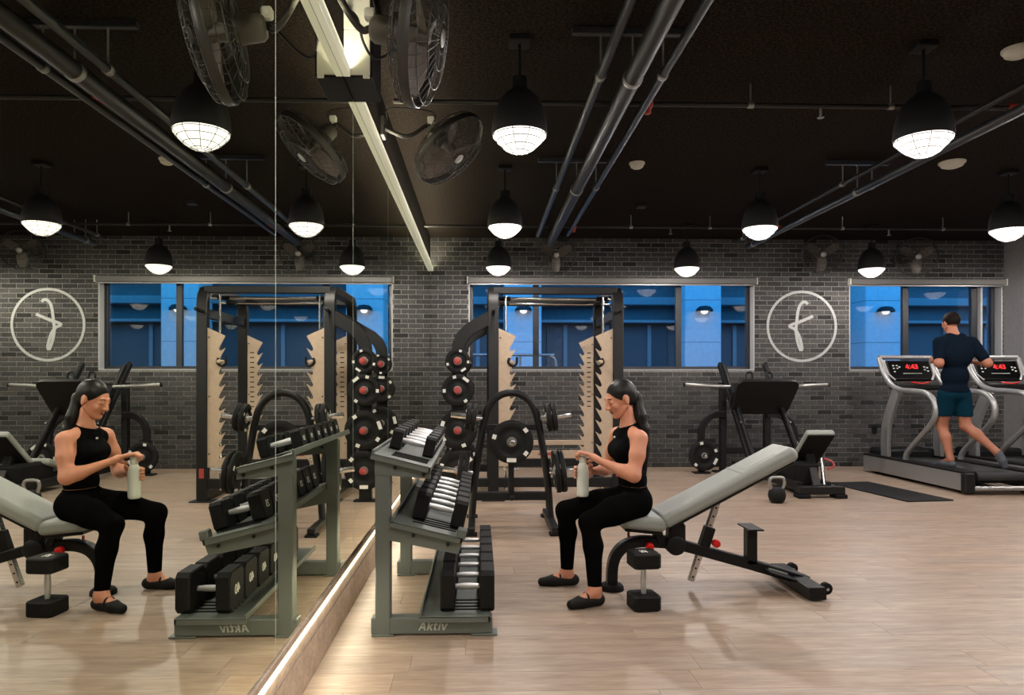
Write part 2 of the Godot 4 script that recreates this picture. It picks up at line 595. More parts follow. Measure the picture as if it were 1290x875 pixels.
func build_room() -> void:
	# floor: a slab with separate planks running across the room
	var fl := struct("floor")
	part("subfloor", MB.new().box(Vector3((XM + XR) / 2, -0.075, (ZB - DW) / 2), Vector3(XR - XM + 0.4, 0.13, ZB + DW + 0.4)), M.subfloor, fl)
	var rest := {}
	var count := 0
	var w := 0.19
	var row := 0
	var d := -ZB
	var protos := {}
	while d < DW:
		var x := XM - rng.randf() * 1.2
		var dd := minf(w, DW - d)
		while x < XR:
			var x1 := minf(x + 1.28, XR)
			var xs := maxf(x, XM)
			if x1 - xs > 0.02:
				var tone := rng.randi() % 5
				var near := d > 1.9 and d < 7.3 and xs < 0.9 * d + 0.2 and count < 300
				var full := x1 - xs > 1.27 and dd > w - 0.001
				var at := Vector3((xs + x1) / 2, -0.005, -(d + dd / 2))
				if near:
					var o := MeshInstance3D.new()
					o.name = "plank"
					if full:
						if not protos.has("p"):
							protos["p"] = MB.new().box(Vector3.ZERO, Vector3(1.279, 0.01, w - 0.001), 0.0008).mesh()
						o.mesh = protos["p"]
					else:
						o.mesh = MB.new().box(Vector3.ZERO, Vector3(x1 - xs - 0.001, 0.01, dd - 0.001), 0.0008).mesh()
					o.material_override = M.planks[tone]
					fl.add_child(o, true)
					o.position = at
					count += 1
				else:
					if not rest.has(tone):
						rest[tone] = MB.new()
					rest[tone].box(at, Vector3(x1 - xs - 0.001, 0.01, dd - 0.001), 0.0008)
			x += 1.28
		d += w
		row += 1
	for tone in rest:
		var o := part("planks", rest[tone], M.planks[tone], fl)
		o.set_meta("kind", "stuff")

	# brick wall with two window openings
	var wb := struct("wall_back")
	var zf := DW + 0.006
	var th := 0.32
	var mo := MB.new()
	var cols := [XM - 0.2, HOLES[0][0], HOLES[0][1], HOLES[1][0], HOLES[1][1], XR + 0.2]
	for i in 5:
		var xa: float = cols[i]
		var xb: float = cols[i + 1]
		if i == 1 or i == 3:
			mo.box(v((xa + xb) / 2, 0.71, zf + th / 2), Vector3(xb - xa, 1.42, th))
			mo.box(v((xa + xb) / 2, (2.76 + 3.6) / 2, zf + th / 2), Vector3(xb - xa, 3.6 - 2.76, th))
		else:
			mo.box(v((xa + xb) / 2, 1.8, zf + th / 2), Vector3(xb - xa, 3.6, th))
	part("mortar", mo, M.mortar, wb)
	var stuff := MB.new()
	var cm := {}
	var r := 0
	var y := 0.005
	var n_brick := 0
	while y < YC:
		var x := XM - (0.1075 if r % 2 else 0.0) + 0.005
		while x < 8.0:
			var pieces := [[x, x + 0.205]]
			for h in HOLES:
				if y + 0.03 > h[2] and y + 0.03 < h[3]:
					var nxt := []
					for q in pieces:
						if q[1] <= h[0] or q[0] >= h[1]:
							nxt.append(q)
						else:
							if q[0] < h[0] - 0.02: nxt.append([q[0], h[0]])
							if q[1] > h[1] + 0.02: nxt.append([h[1], q[1]])
					pieces = nxt
			for q in pieces:
				var xa: float = maxf(q[0], XM)
				var xb: float = q[1]
				if xb - xa < 0.02:
					continue
				var tone := rng.randi() % 5
				if tone == 4 and rng.randf() < 0.6:
					tone = 0
				var proud := rng.randf_range(-0.0015, 0.0015)
				var at := v((xa + xb) / 2, y + 0.03, DW + 0.01 - proud)
				var xm := (xa + xb) / 2
				var shown: bool = (xm > 4.05 and xm < 5.45 and y > 1.4 and y < 2.78) or (xm > -0.72 and xm < -0.17 and y > 1.2 and y < 2.9) or (xm > 1.65 and xm < 3.0 and y > 0.3 and y < 1.42)
				if shown and n_brick < 300:
					var key := snappedf(xb - xa, 0.001)
					if not cm.has(key):
						cm[key] = MB.new().box(Vector3.ZERO, Vector3(xb - xa, 0.06, 0.02), 0.003).mesh()
					var o := MeshInstance3D.new()
					o.name = "brick"
					o.mesh = cm[key]
					o.material_override = M.bricks[tone]
					wb.add_child(o, true)
					o.position = at
					n_brick += 1
				else:
					stuff.tint = M.brick_tones[tone].srgb_to_linear()
					stuff.box(at, Vector3(xb - xa, 0.06, 0.02), 0.003)
			x += 0.215
		y += 0.07
		r += 1
	var so := part("bricks", stuff, M.brick_mix, wb)
	so.set_meta("kind", "stuff")

	# shell
	var cl := struct("ceiling")
	part("slab", MB.new().box(v((XM + XR) / 2, YC + 0.12, (DW - ZB) / 2 + 0.1), Vector3(XR - XM + 0.6, 0.24, DW + ZB + 0.7)), M.ceiling, cl)
	var wl := struct("wall_left")
	part("plaster", MB.new().box(v(XM - 0.17, 1.7, (DW - ZB) / 2), Vector3(0.3, 3.7, DW + ZB + 0.6)), M.plaster, wl)
	part("upper_band", MB.new().box(v(XM - 0.022, (3.0 + YC) / 2, (DW - ZB) / 2), Vector3(0.04, YC - 3.0, DW + ZB)), M.ceiling, wl)
	var wr := struct("wall_right")
	part("plaster", MB.new().box(v(XR + 0.15, 1.7, (DW - ZB) / 2), Vector3(0.3, 3.7, DW + ZB + 0.6)), M.plaster, wr)
	var wf := struct("wall_front")
	part("plaster", MB.new().box(v((XM + XR) / 2, 1.7, -ZB - 0.15), Vector3(XR - XM + 0.6, 3.7, 0.3)), M.plaster, wf)
	var pl := struct("wall_pillar")
	part("concrete_pillar", MB.new().box(v(8.6, YC / 2, 9.85), Vector3(1.62, YC, 0.70), 0.012), M.concrete, pl)


func build_windows() -> void:
	var idx := 1
	for h in HOLES:
		var w := struct("window_%d" % idx)
		var x0: float = h[0]
		var x1: float = h[1]
		var y0: float = h[2]
		var y1: float = h[3]
		# light reveals round the opening
		var rv := MB.new()
		var zc := DW + 0.085
		rv.box(v((x0 + x1) / 2, y0 + 0.008, zc), Vector3(x1 - x0, 0.016, 0.17), 0.003)
		rv.box(v(x0 + 0.008, (y0 + y1) / 2, zc), Vector3(0.016, y1 - y0, 0.17), 0.003)
		rv.box(v(x1 - 0.008, (y0 + y1) / 2, zc), Vector3(0.016, y1 - y0, 0.17), 0.003)
		rv.box(v((x0 + x1) / 2, y1 - 0.008, zc), Vector3(x1 - x0, 0.016, 0.17), 0.003)
		part("reveal", rv, M.reveal, w)
		var zf := DW + 0.17
		var ms: Array = [x0 + 0.04, 0.825, 2.95, x1 - 0.04] if idx == 1 else [x0 + 0.04, 6.39, 7.44, x1 - 0.04]
		var fr := MB.new()
		fr.box(v((x0 + x1) / 2, y0 + 0.035, zf), Vector3(x1 - x0, 0.05, 0.06), 0.004)
		fr.box(v((x0 + x1) / 2, y1 - 0.035, zf), Vector3(x1 - x0, 0.05, 0.06), 0.004)
		part("window_frame", fr, M.frame, w)
		for i in ms.size():
			var mw := 0.05 if i == 0 or i == ms.size() - 1 else 0.085
			part("mullion", MB.new().box(v(ms[i], (y0 + y1) / 2, zf), Vector3(mw, y1 - y0, 0.07), 0.004), M.frame, w)
		for i in ms.size() - 1:
			part("pane", MB.new().box(v((ms[i] + ms[i + 1]) / 2, (y0 + y1) / 2, zf), Vector3(ms[i + 1] - ms[i] - 0.02, y1 - y0 - 0.08, 0.006)), M.pane, w)
		if idx == 2:
			part("jamb_strip", MB.new().box(v(7.505, (y0 + y1) / 2, zf - 0.05), Vector3(0.03, y1 - y0, 0.10), 0.003), M.reveal, w)
		# roller blind cassette across the head of the opening
		var at := v((x0 + x1) / 2, y1 - 0.085, DW - 0.03)
		var rb := thing("roller_blind", ["raised grey roller blind above the wide window beside the mirror", "raised grey roller blind above the window behind the treadmills"][idx - 1], "blind", at)
		part("cassette", MB.new().box(v((x0 + x1) / 2, y1 - 0.035, DW - 0.03), Vector3(x1 - x0 + 0.02, 0.085, 0.09), 0.012), M.blind, rb, at)
		part("end_cap", MB.new().box(v(x0 - 0.016, y1 - 0.035, DW - 0.03), Vector3(0.012, 0.095, 0.10), 0.003), M.white_trim, rb, at)
		part("end_cap", MB.new().box(v(x1 + 0.016, y1 - 0.035, DW - 0.03), Vector3(0.012, 0.095, 0.10), 0.003), M.white_trim, rb, at)
		part("hem_bar", MB.new().box(v((x0 + x1) / 2, y1 - 0.088, DW - 0.02), Vector3(x1 - x0 - 0.03, 0.02, 0.016), 0.004), M.galv, rb, at)
		idx += 1


func build_outside() -> void:
	var g := struct("ground_outside")
	part("paving", MB.new().box(v(5, -0.35, 19), Vector3(50, 0.1, 17.2)), M.asphalt, g)
	var at := v(5, -0.3, 14.6)
	var b := thing("neighbouring_building", "office building across the alley seen through the windows", "building", at)
	part("wall", MB.new().box(v(5, 5.0, 15.1), Vector3(44, 10.6, 0.4)), M.facade_dark, b, at)
	for yy in [[2.95, 0.16], [2.52, 0.06], [1.50, 0.12], [3.6, 0.3], [6.4, 0.3]]:
		part("ledge", MB.new().box(v(5, yy[0], 14.78), Vector3(44, yy[1], 0.30), 0.01), M.facade, b, at)
	var k := 0
	for cx in [-10.2, -6.5, -2.8, 0.86, 4.5, 8.2, 11.9, 15.6]:
		part("column", MB.new().box(v(cx, 4.9, 14.35), Vector3(0.74, 10.3, 0.74), 0.02), M.column, b, at)
		for j in 3:
			part("column_joint", MB.new().box(v(cx, 1.2 + j * 0.85, 14.35), Vector3(0.744, 0.012, 0.744)), M.facade, b, at)
		# window bay right of each column
		var wx: float = cx + 1.85
		var wn := part("window", MB.new().box(v(wx, 2.0, 14.885), Vector3(2.6, 0.92, 0.05), 0.01), M.far_glass, b, at)
		for j in 3:
			part("mullion", MB.new().box(v(wx - 0.9 + j * 0.9, 2.0, 14.85), Vector3(0.08, 0.92, 0.06)), M.facade, wn, at)
	for cx in [-2.8, 0.86, 4.5, 8.2]:
		var s := v(cx, 2.66, 13.9)
		var l := thing("wall_sconce", "dome wall light on the pale column across the alley seen %s" % {-2.8: "beyond the mirror corner", 0.86: "through the power rack", 4.5: "beside the wall emblem", 8.2: "behind the treadmills"}[cx], "wall light", s, "wall lights on the columns across the alley")
		part("hood", MB.new().lathe([Vector2(0.17, 0.0), Vector2(0.16, 0.05), Vector2(0.11, 0.1), Vector2(0.0, 0.12)], 20), M.black, l)
		part("bracket", MB.new().box(Vector3(0, 0.08, -0.04), Vector3(0.05, 0.05, 0.09)), M.black, l)
		part("bulb", MB.new().ball(Vector3(0, 0.0, 0), Vector3(0.07, 0.05, 0.07)), M.lamp, l)
		var o := OmniLight3D.new()
		o.name = "light"
		o.light_energy = 0.035
		o.light_color = Color(1.0, 0.96, 0.9)
		o.light_size = 0.05
		o.omni_range = 30
		o.omni_attenuation = 2.0
		o.shadow_enabled = true
		l.add_child(o)
		o.position = Vector3(0, 0.0, 0)
	var ab := v(1.2, -0.3, 12.2)
	var rail := thing("handrail", "thin metal handrail outside the wide window", "railing", ab)
	part("rail_tube", MB.new().tube(curve([v(-2.0, 1.72, 12.2), v(1.0, 1.72, 12.2), v(1.22, 1.70, 12.2), v(1.32, 1.6, 12.2), v(1.32, 1.3, 12.2)], 5), 0.025, 8), M.galv, rail, ab)
	for px in [-1.6, -0.4, 0.7, 1.32]:
		part("post", MB.new().tube([v(px, 1.72 if px < 1.3 else 1.31, 12.2), v(px, -0.3, 12.2)], 0.02, 8), M.galv, rail, ab)


func build_mirror() -> void:
	var y0 := 0.29
	var y1 := 2.86
	var edges := [-3.52, -2.02, -0.52, 0.98, 2.48, 3.98, 5.48, 6.98, 8.48, DW - 0.004]
	var mr := thing("wall_mirror", "wall mirror of tall frameless panels beside the dumbbell rack", "mirror", v(XM - 0.02, y0, 3.3))
	var off := mr.position
	part("backing", MB.new().box(v(XM - 0.015, (y0 + y1) / 2, (edges[0] + edges[-1]) / 2), Vector3(0.012, y1 - y0, edges[-1] - edges[0] - 0.01)), M.glass_edge, mr, off)
	for i in edges.size() - 1:
		var a: float = edges[i] + 0.0025
		var b: float = edges[i + 1] - 0.0025
		if i > 0:
			part("panel_joint", MB.new().box(v(XM - 0.005, (y0 + y1) / 2, edges[i]), Vector3(0.009, y1 - y0, 0.0042)), M.glass_edge, mr, off, "pale glass joint")
		part("mirror_panel", MB.new().box(v(XM - 0.004, (y0 + y1) / 2, (a + b) / 2), Vector3(0.008, y1 - y0, b - a)), M.mirror, mr, off)
	# timber kick board under the mirror with a strip of light let into it
	var length := DW + ZB
	var zc := (DW - ZB) / 2
	var kb := struct("baseboard_left")
	part("lower_board", MB.new().box(v(XM - 0.013, 0.083, zc), Vector3(0.036, 0.166, length), 0.003), M.trim_wood, kb)
	part("middle_board", MB.new().box(v(XM - 0.010, 0.20, zc), Vector3(0.032, 0.058, length), 0.003), M.trim_wood, kb)
	part("upper_board", MB.new().box(v(XM - 0.008, 0.271, zc), Vector3(0.036, 0.030, length), 0.003), M.trim_wood, kb)
	part("groove_back", MB.new().box(v(XM - 0.025, 0.15, zc), Vector3(0.016, 0.28, length)), M.black_matt, kb)
	var ls := thing("floor_light_strip", "glowing strip light set in the timber board under the mirror", "strip light", v(XM - 0.012, 0.243, zc))
	part("diffuser", MB.new().box(Vector3.ZERO, Vector3(0.024, 0.022, length)), M.led, ls)
	var al := AreaLight3D.new()
	al.name = "light"
	al.area_size = Vector2(length, 0.02)
	al.area_normalize_energy = true
	al.light_energy = 3.8
	al.light_color = Color(1.0, 0.965, 0.85)
	al.area_range = 30.0
	al.shadow_enabled = true
	ls.add_child(al)
	al.position = Vector3(0.021, 0, 0)
	al.rotation = Vector3(-0.85, -PI / 2, 0)
	# white channel along the mirror's head, open upwards, with its own strip
	var hc := thing("head_light_channel", "white light channel running along the top edge of the mirror", "light channel", v(XM + 0.03, y1, zc))
	var ho := hc.position
	for run in [[-ZB, 3.695], [4.045, DW]]:
		var rc: float = (run[0] + run[1]) / 2
		var rl: float = run[1] - run[0]
		part("channel", MB.new().box(v(XM + 0.019, y1 + 0.010, rc), Vector3(0.038, 0.020, rl), 0.003).box(v(XM + 0.036, y1 + 0.030, rc), Vector3(0.005, 0.028, rl), 0.002), M.opal, hc, ho)
		part("back_plate", MB.new().box(v(XM + 0.003, y1 + 0.08, rc), Vector3(0.006, 0.12, rl)), M.white_trim, hc, ho)
		part("diffuser", MB.new().box(v(XM + 0.019, y1 + 0.023, rc), Vector3(0.02, 0.006, rl)), M.led, hc, ho)
	var au := AreaLight3D.new()
	au.name = "light"
	au.area_size = Vector2(0.02, length)
	au.area_normalize_energy = true
	au.light_energy = 11.0
	au.light_color = Color(1.0, 0.96, 0.84)
	au.area_range = 30.0
	au.shadow_enabled = true
	hc.add_child(au)
	au.position = v(XM + 0.019, y1 + 0.029, zc) - ho
	au.rotation = Vector3(PI / 2, 0, 0)


# ---------- overhead ----------
func pipe_run(called: String, label: String, x: float, y: float, d0: float, d1: float, r: float, mat: Material) -> void:
	var at := v(x, y, (d0 + d1) / 2)
	var t := thing(called, label, "pipe", at)
	part("tube", MB.new().tube([v(x, y, d0), v(x, y, d1)], r, 16), mat, t, at)
	for d in [4.1, 6.5, 9.0]:
		if d > d0 and d < d1:
			part("clamp", cyl(MB.new(), v(x, y, d - 0.02), v(x, y, d + 0.02), r + 0.006, 16), M.galv, t, at)
			part("hanger_rod", MB.new().tube([v(x, y + r, d), v(x, YC - 0.045, d)], 0.006, 6), M.galv, t, at)

func build_ceiling_things() -> void:
	pipe_run("water_pipe", "thick dark ceiling pipe between two thin pipes", 0.90, 3.05, -3.0, 9.0, 0.055, M.pipe_dark)
	pipe_run("thin_pipe", "thin grey ceiling pipe on the mirror side of the thick pipe", 0.71, 3.06, -3.0, 8.6, 0.027, M.pipe_grey)
	pipe_run("thin_pipe", "thin grey ceiling pipe on the window-wall emblem side of the thick pipe", 1.08, 3.07, -3.0, 8.6, 0.026, M.pipe_grey)
	pipe_run("service_pipe", "grey ceiling pipe above the walking lane to the treadmills", 3.56, 3.05, -3.0, 9.2, 0.035, M.pipe_grey)
	pipe_run("service_pipe", "slim grey ceiling pipe next to the pipe above the treadmill lane", 3.70, 3.10, -3.0, 9.2, 0.022, M.pipe_grey)
	pipe_run("service_pipe", "narrow dark ceiling pipe running towards the leg press", 3.42, 3.12, -3.0, 9.2, 0.020, M.pipe_dark)
	for q in [[0.9, 4.1, 0.36, "metal strut carrying the thick pipe group near the wall fans"], [0.9, 6.5, 0.36, "metal strut carrying the thick pipe group above the plate tree"], [3.56, 4.1, 0.3, "metal strut carrying the slim pipe group above the bench end"], [3.56, 6.5, 0.3, "metal strut carrying the slim pipe group before the leg press"]]:
		var at := v(q[0], YC - 0.03, q[1])
		solo("strut_channel", MB.new().box(at, Vector3(q[2] * 2, 0.04, 0.04), 0.003), M.pipe_grey, at, q[3], "bracket", "strut channels under the ceiling")
	for q in [[4.86, -0.6, 9.0, "thin sprinkler pipe crossing above the gym bench"], [8.75, -0.7, 9.0, "thin sprinkler pipe crossing the ceiling in front of the brick wall"]]:
		var at := v(q[1], 3.20, q[0])
		var t := thing("sprinkler_pipe", q[3], "pipe", at)
		part("tube", MB.new().tube([v(q[1], 3.2, q[0]), v(q[2], 3.2, q[0])], 0.017, 10), M.pipe_dark, t, at)
		for x in [1.9, 2.9, 4.6, 5.9, 7.2]:
			part("hanger", MB.new().tube([v(x, 3.2, q[0]), v(x, YC, q[0])], 0.006, 6).tube([v(x - 0.02, 3.2, q[0]), v(x + 0.02, 3.2, q[0])], 0.022, 10), M.galv, t, at)
		for x in [1.17, 3.78]:
			var cp := MB.new()
			cyl(cp, v(x - 0.035, 3.2, q[0]), v(x + 0.035, 3.2, q[0]), 0.034, 14, 0.008)
			cyl(cp, v(x, 3.2, q[0]), v(x, 3.13, q[0]), 0.026, 12, 0.006)
			part("coupling", cp, M.orange, t, at, "rust orange coupling")
		for x in [2.4, 5.2]:
			var hd := MB.new()
			cyl(hd, v(x, 3.19, q[0]), v(x, 3.12, q[0]), 0.010, 8)
			cyl(hd, v(x, 3.12, q[0]), v(x, 3.115, q[0]), 0.024, 12, 0.001)
			part("sprinkler_head", hd, M.galv, t, at)
	# detectors
	for q in [[1.50, 6.65, 0.075, "small round white ceiling detector beside the thick pipe"], [4.50, 6.54, 0.115, "large round white ceiling detector past the treadmill lane pipes"], [3.38, 4.30, 0.09, "round white ceiling detector above the gym bench end"]]:
		var at := v(q[0], YC, q[1])
		var t := thing("ceiling_detector", q[3], "detector", at)
		var r: float = q[2]
		part("base", MB.new().lathe([Vector2(r, 0), Vector2(r, -0.012), Vector2(r * 0.97, -0.016), Vector2(0, -0.016)], 24), M.white_trim, t)
		part("dome", MB.new().lathe([Vector2(r * 0.9, -0.014), Vector2(r * 0.8, -0.04), Vector2(r * 0.5, -0.055), Vector2(0, -0.058)], 24), M.white_trim, t)
	# junction boxes
	for q in [[2.0, 3.55, "small dark ceiling box beside the thick pipe over the bench"], [4.9, 4.3, "small dark ceiling box beyond the slim pipes over the open floor"], [1.9, 8.2, "small dark ceiling box in front of the power rack window"]]:
		var at := v(q[0], YC - 0.02, q[1])
		var t := thing("junction_box", q[2], "junction box", at, "junction boxes on the ceiling")
		part("box", MB.new().box(at, Vector3(0.11, 0.04, 0.11), 0.005), M.pipe_dark, t, at)
		part("lid", MB.new().box(at + Vector3(0, -0.022, 0), Vector3(0.10, 0.004, 0.10), 0.001), M.pipe_dark, t, at)
	# white equipment cabinet over the mirror
	var cb := v(XM + 0.075, 2.9, 3.86)
	var ec := thing("equipment_cabinet", "white fronted equipment box hung above the mirror with a looped cable", "equipment box", cb)
	part("body", MB.new().box(v(XM + 0.075, 3.105, 3.87), Vector3(0.15, 0.485, 0.33), 0.004), M.black_matt, ec, cb)
	part("front_panel", MB.new().box(v(XM + 0.070, 2.99, 3.70), Vector3(0.138, 0.235, 0.010), 0.003), M.white_trim, ec, cb)
	part("front_panel", MB.new().box(v(XM + 0.070, 3.228, 3.70), Vector3(0.138, 0.235, 0.010), 0.003), M.white_trim, ec, cb)
	part("corner_tab", MB.new().box(v(XM + 0.12, 2.868, 3.70), Vector3(0.035, 0.025, 0.014), 0.003), M.white_trim, ec, cb)
	part("cable_gland", cyl(MB.new(), v(XM + 0.03, 3.2, 3.69), v(XM + 0.03, 3.2, 3.65), 0.02, 12), M.galv, ec, cb)
	part("cable", MB.new().tube(curve([v(XM + 0.03, 3.2, 3.66), v(XM + 0.09, 3.12, 3.6), v(XM + 0.12, 3.0, 3.62), v(XM + 0.17, 2.96, 3.7), v(XM + 0.27, 3.02, 3.7), v(XM + 0.38, 3.15, 3.6), v(XM + 0.4, 3.335, 3.5)], 6), 0.007, 8), M.black, ec, cb, "black looped cable")


func build_lamps() -> void:
	var p := thing("pendant_lamp", "", "lamp", Vector3.ZERO, "industrial pendant lamps under the black ceiling")
	part("shade", MB.new().lathe([Vector2(0.160, 0.012), Vector2(0.165, 0.0), Vector2(0.170, 0.02), Vector2(0.166, 0.08), Vector2(0.152, 0.15), Vector2(0.125, 0.21), Vector2(0.085, 0.255), Vector2(0.055, 0.275), Vector2(0.048, 0.285), Vector2(0.048, 0.35), Vector2(0.0, 0.352)], 32), M.lamp_shade, p)
	part("glass_bowl", MB.new().lathe([Vector2(0.0, -0.104), Vector2(0.042, -0.100), Vector2(0.080, -0.083), Vector2(0.115, -0.056), Vector2(0.143, -0.026), Vector2(0.157, -0.008), Vector2(0.159, -0.002), Vector2(0.148, 0.02), Vector2(0.0, 0.024)], 32), M.lamp, p, Vector3.ZERO, "glowing white bowl")
	var cg := MB.new()
	for q in [[0.163, -0.008], [0.138, -0.038], [0.102, -0.073], [0.058, -0.100]]:
		var ring := []
		for s in 28:
			ring.append(Vector3(cos(TAU * s / 28) * q[0], q[1], sin(TAU * s / 28) * q[0]))
		cg.tube(ring, 0.0026, 5, false, true)
	for s in 10:
		var a := TAU * s / 10
		var d := Vector3(cos(a), 0, sin(a))
		var path := []
		for q in [[0.164, 0.002], [0.160, -0.014], [0.138, -0.040], [0.102, -0.075], [0.058, -0.102], [0.02, -0.109]]:
			path.append(d * q[0] + Vector3(0, q[1], 0))
		cg.tube(path, 0.0026, 5, false)
	part("wire_cage", cg, M.galv, p)
	part("stem", MB.new().tube([Vector3(0, 0.35, 0), Vector3(0, 0.56, 0)], 0.011, 10), M.lamp_shade, p)
	part("ceiling_mount", MB.new().box(Vector3(0, 0.572, 0), Vector3(0.13, 0.036, 0.13), 0.006), M.lamp_shade, p)
	var o := OmniLight3D.new()
	o.name = "light"
	o.light_energy = 2.95
	o.light_color = Color(1.0, 0.965, 0.94)
	o.light_size = 0.06
	o.omni_range = 40
	o.omni_attenuation = 2.0
	o.shadow_enabled = true
	p.add_child(o)
	o.position = Vector3(0, 0.012, 0)
	var names := [
		[0.24, 9.23, "caged pendant lamp hanging above the back of the power rack"], [2.75, 9.23, "caged pendant lamp hanging in front of the window beside the power rack"], [5.25, 9.23, "caged pendant lamp hanging between the wall emblem and the treadmill window"],
		[0.24, 6.8, "caged pendant lamp hanging above the A-shaped plate tree"], [2.75, 6.8, "caged pendant lamp hanging over the floor before the leg press"], [5.25, 6.8, "caged pendant lamp hanging at the foot of the treadmills"],
		[0.24, 4.26, "caged pendant lamp hanging above the dumbbell rack and wall fans"], [2.75, 4.26, "caged pendant lamp hanging above the head of the gym bench"],
		[5.25, 4.26, ""], [7.75, 4.26, ""], [7.75, 6.8, ""], [7.75, 9.0, ""], [0.24, 1.72, ""], [2.75, 1.72, ""], [5.25, 1.72, ""], [7.75, 1.72, ""]]
	var first := true
	for q in names:
		var at := v(q[0], 2.76, q[1])
		var lab: String = q[2] if q[2] else "caged pendant lamp, row %s from the brick wall and %s from the mirror" % [{9.0: "one", 6.8: "two", 4.26: "three", 1.72: "four"}[q[1]], {0.24: "first", 2.75: "second", 5.25: "third", 7.75: "fourth"}[q[0]]]
		if first:
			p.position = at
			p.set_meta("label", lab)
			first = false
		else:
			copy(p, at, lab)


func wire_fan(label: String, at: Vector3, dir: Vector3, mount: Vector3, r: float, wires := 28) -> void:
	var f := thing("wall_fan", label, "fan", at, "wall fans")
	var bs := aim(dir)
	var cage := MB.new()
	for side in [-1.0, 1.0]:
		for q in [[1.0, 0.02], [0.96, 0.06], [0.72, 0.095], [0.45, 0.11], [0.22, 0.115]]:
			var ring := []
			for s in 32:
				ring.append(bs * Vector3(cos(TAU * s / 32) * r * q[0], sin(TAU * s / 32) * r * q[0], side * q[1] * r * 3.0))
			cage.tube(ring, 0.0028 if q[0] < 1.0 else 0.006, 5, false, true)
		for s in wires:
			var a := TAU * s / wires
			var path := []
			for q in [[1.0, 0.02], [0.96, 0.06], [0.72, 0.095], [0.45, 0.11], [0.22, 0.115]]:
				path.append(bs * Vector3(cos(a) * r * q[0], sin(a) * r * q[0], side * q[1] * r * 3.0))
			cage.tube(path, 0.0019, 4, false)
	part("guard", cage, M.fan_metal, f)
	part("rim_band", MB.new().lathe([Vector2(r * 1.005, -0.02), Vector2(r * 1.015, -0.016), Vector2(r * 1.015, 0.016), Vector2(r * 1.005, 0.02), Vector2(r * 0.99, 0.02), Vector2(r * 0.99, -0.02), Vector2(r * 1.005, -0.02)], 36, Transform3D(bs * Basis(Vector3.RIGHT, PI / 2), Vector3.ZERO)), M.fan_metal, f)
	for b in 3:
		var bb := MB.new()
		var ba := TAU * b / 3.0 + 0.5
		var n := 8
		var prev := []
		for i in n + 1:
			var t := float(i) / n
			var rad := r * lerpf(0.12, 0.86, t)
			var wd := r * (0.16 + 0.26 * sin(PI * clampf(t * 0.8 + 0.1, 0, 1)))
			var tw := lerpf(0.75, 0.3, t)
			var row := []
			for k in 5:
				var s := (k / 4.0 - 0.5) * 2.0
				var a := ba + s * wd / maxf(rad, 0.05) * 0.55
				row.append(bs * Vector3(cos(a) * rad, sin(a) * rad, s * wd * 0.5 * tw + 0.012 * s * s))
			if prev.size():
				for k in 4:
					var nn: Vector3 = (row[k] - prev[k]).cross(prev[k + 1] - prev[k]).normalized()
					bb.quad(prev[k], prev[k + 1], row[k + 1], row[k], nn)
					var dz: Vector3 = nn * -0.002
					bb.quad(prev[k] + dz, prev[k + 1] + dz, row[k + 1] + dz, row[k] + dz, -nn)
			prev = row
		part("blade", bb, M.fan_blade, f)
	part("hub", MB.new().lathe([Vector2(0.0, 0.05), Vector2(0.03, 0.045), Vector2(0.042, 0.02), Vector2(0.042, -0.05), Vector2(0, -0.05)], 18, Transform3D(bs * Basis(Vector3.RIGHT, PI / 2), Vector3.ZERO)), M.fan_body, f)
	part("badge", MB.new().lathe([Vector2(0, 0.007), Vector2(0.034, 0.005), Vector2(0.038, 0.0), Vector2(0, 0)], 18, Transform3D(bs * Basis(Vector3.RIGHT, PI / 2), bs * Vector3(0, 0, r * 0.35))), M.galv, f)
	part("motor", MB.new().lathe([Vector2(0, -0.07), Vector2(0.045, -0.065), Vector2(0.06, -0.045), Vector2(0.064, 0.05), Vector2(0.05, 0.07), Vector2(0, 0.07)], 20, Transform3D(bs * Basis(Vector3.RIGHT, PI / 2), bs * Vector3(0, 0, -r * 0.35 - 0.05))), M.fan_body, f)
	var tail := bs * Vector3(0, 0, -r * 0.35 - 0.12)
	var mo := mount - at
	part("arm", MB.new().tube(curve([tail, tail + bs * Vector3(0, -0.01, -0.04), (tail + mo) * 0.5 + Vector3(0, -0.06, 0), mo], 5), 0.016, 10), M.fan_metal, f)
	var away := Vector3(0.03, 0.14, 0.12) if absf(mount.x - XM) < 0.1 else Vector3(0.12, 0.14, 0.03)
	part("wall_plate", MB.new().box(mo, away, 0.005), M.fan_metal, f)
	part("pull_switch", MB.new().box(tail + Vector3(0, 0.06, 0), Vector3(0.05, 0.05, 0.05), 0.008), M.white_trim, f)
	part("cord", MB.new().tube(curve([tail, tail + Vector3(0.02, 0.1, 0.05), mo + Vector3(0.06, 0.12, 0.06), mo + Vector3(0.03, 0.05, 0.02)], 6), 0.005, 6), M.black, f)

func build_fans() -> void:
	wire_fan("wire guard fan tilted down on the mirror wall above the plate tree", v(-0.22, 2.95, 5.1), Vector3(0.60, -0.70, 0.20), v(XM + 0.015, 3.1, 5.1), 0.30, 36)
	wire_fan("wire guard fan beside the white box above the mirror", v(-0.27, 2.80, 3.12), Vector3(0.96, -0.16, 0.08), v(XM + 0.015, 3.12, 3.12), 0.30, 36)
	wire_fan("wire guard fan on the brick wall above the power rack window", v(1.06, 3.02, 9.72), Vector3(-0.1, -0.15, 1.0), v(1.06, 3.05, DW - 0.005), 0.27)
	wire_fan("wire guard fan on the brick wall above the round emblem", v(4.82, 3.05, 9.72), Vector3(-0.25, -0.2, 1.0), v(4.82, 3.08, DW - 0.005), 0.27)
	wire_fan("wire guard fan on the brick wall above the treadmill window", v(6.18, 3.02, 9.72), Vector3(-0.35, -0.15, 1.0), v(6.18, 3.05, DW - 0.005), 0.27)

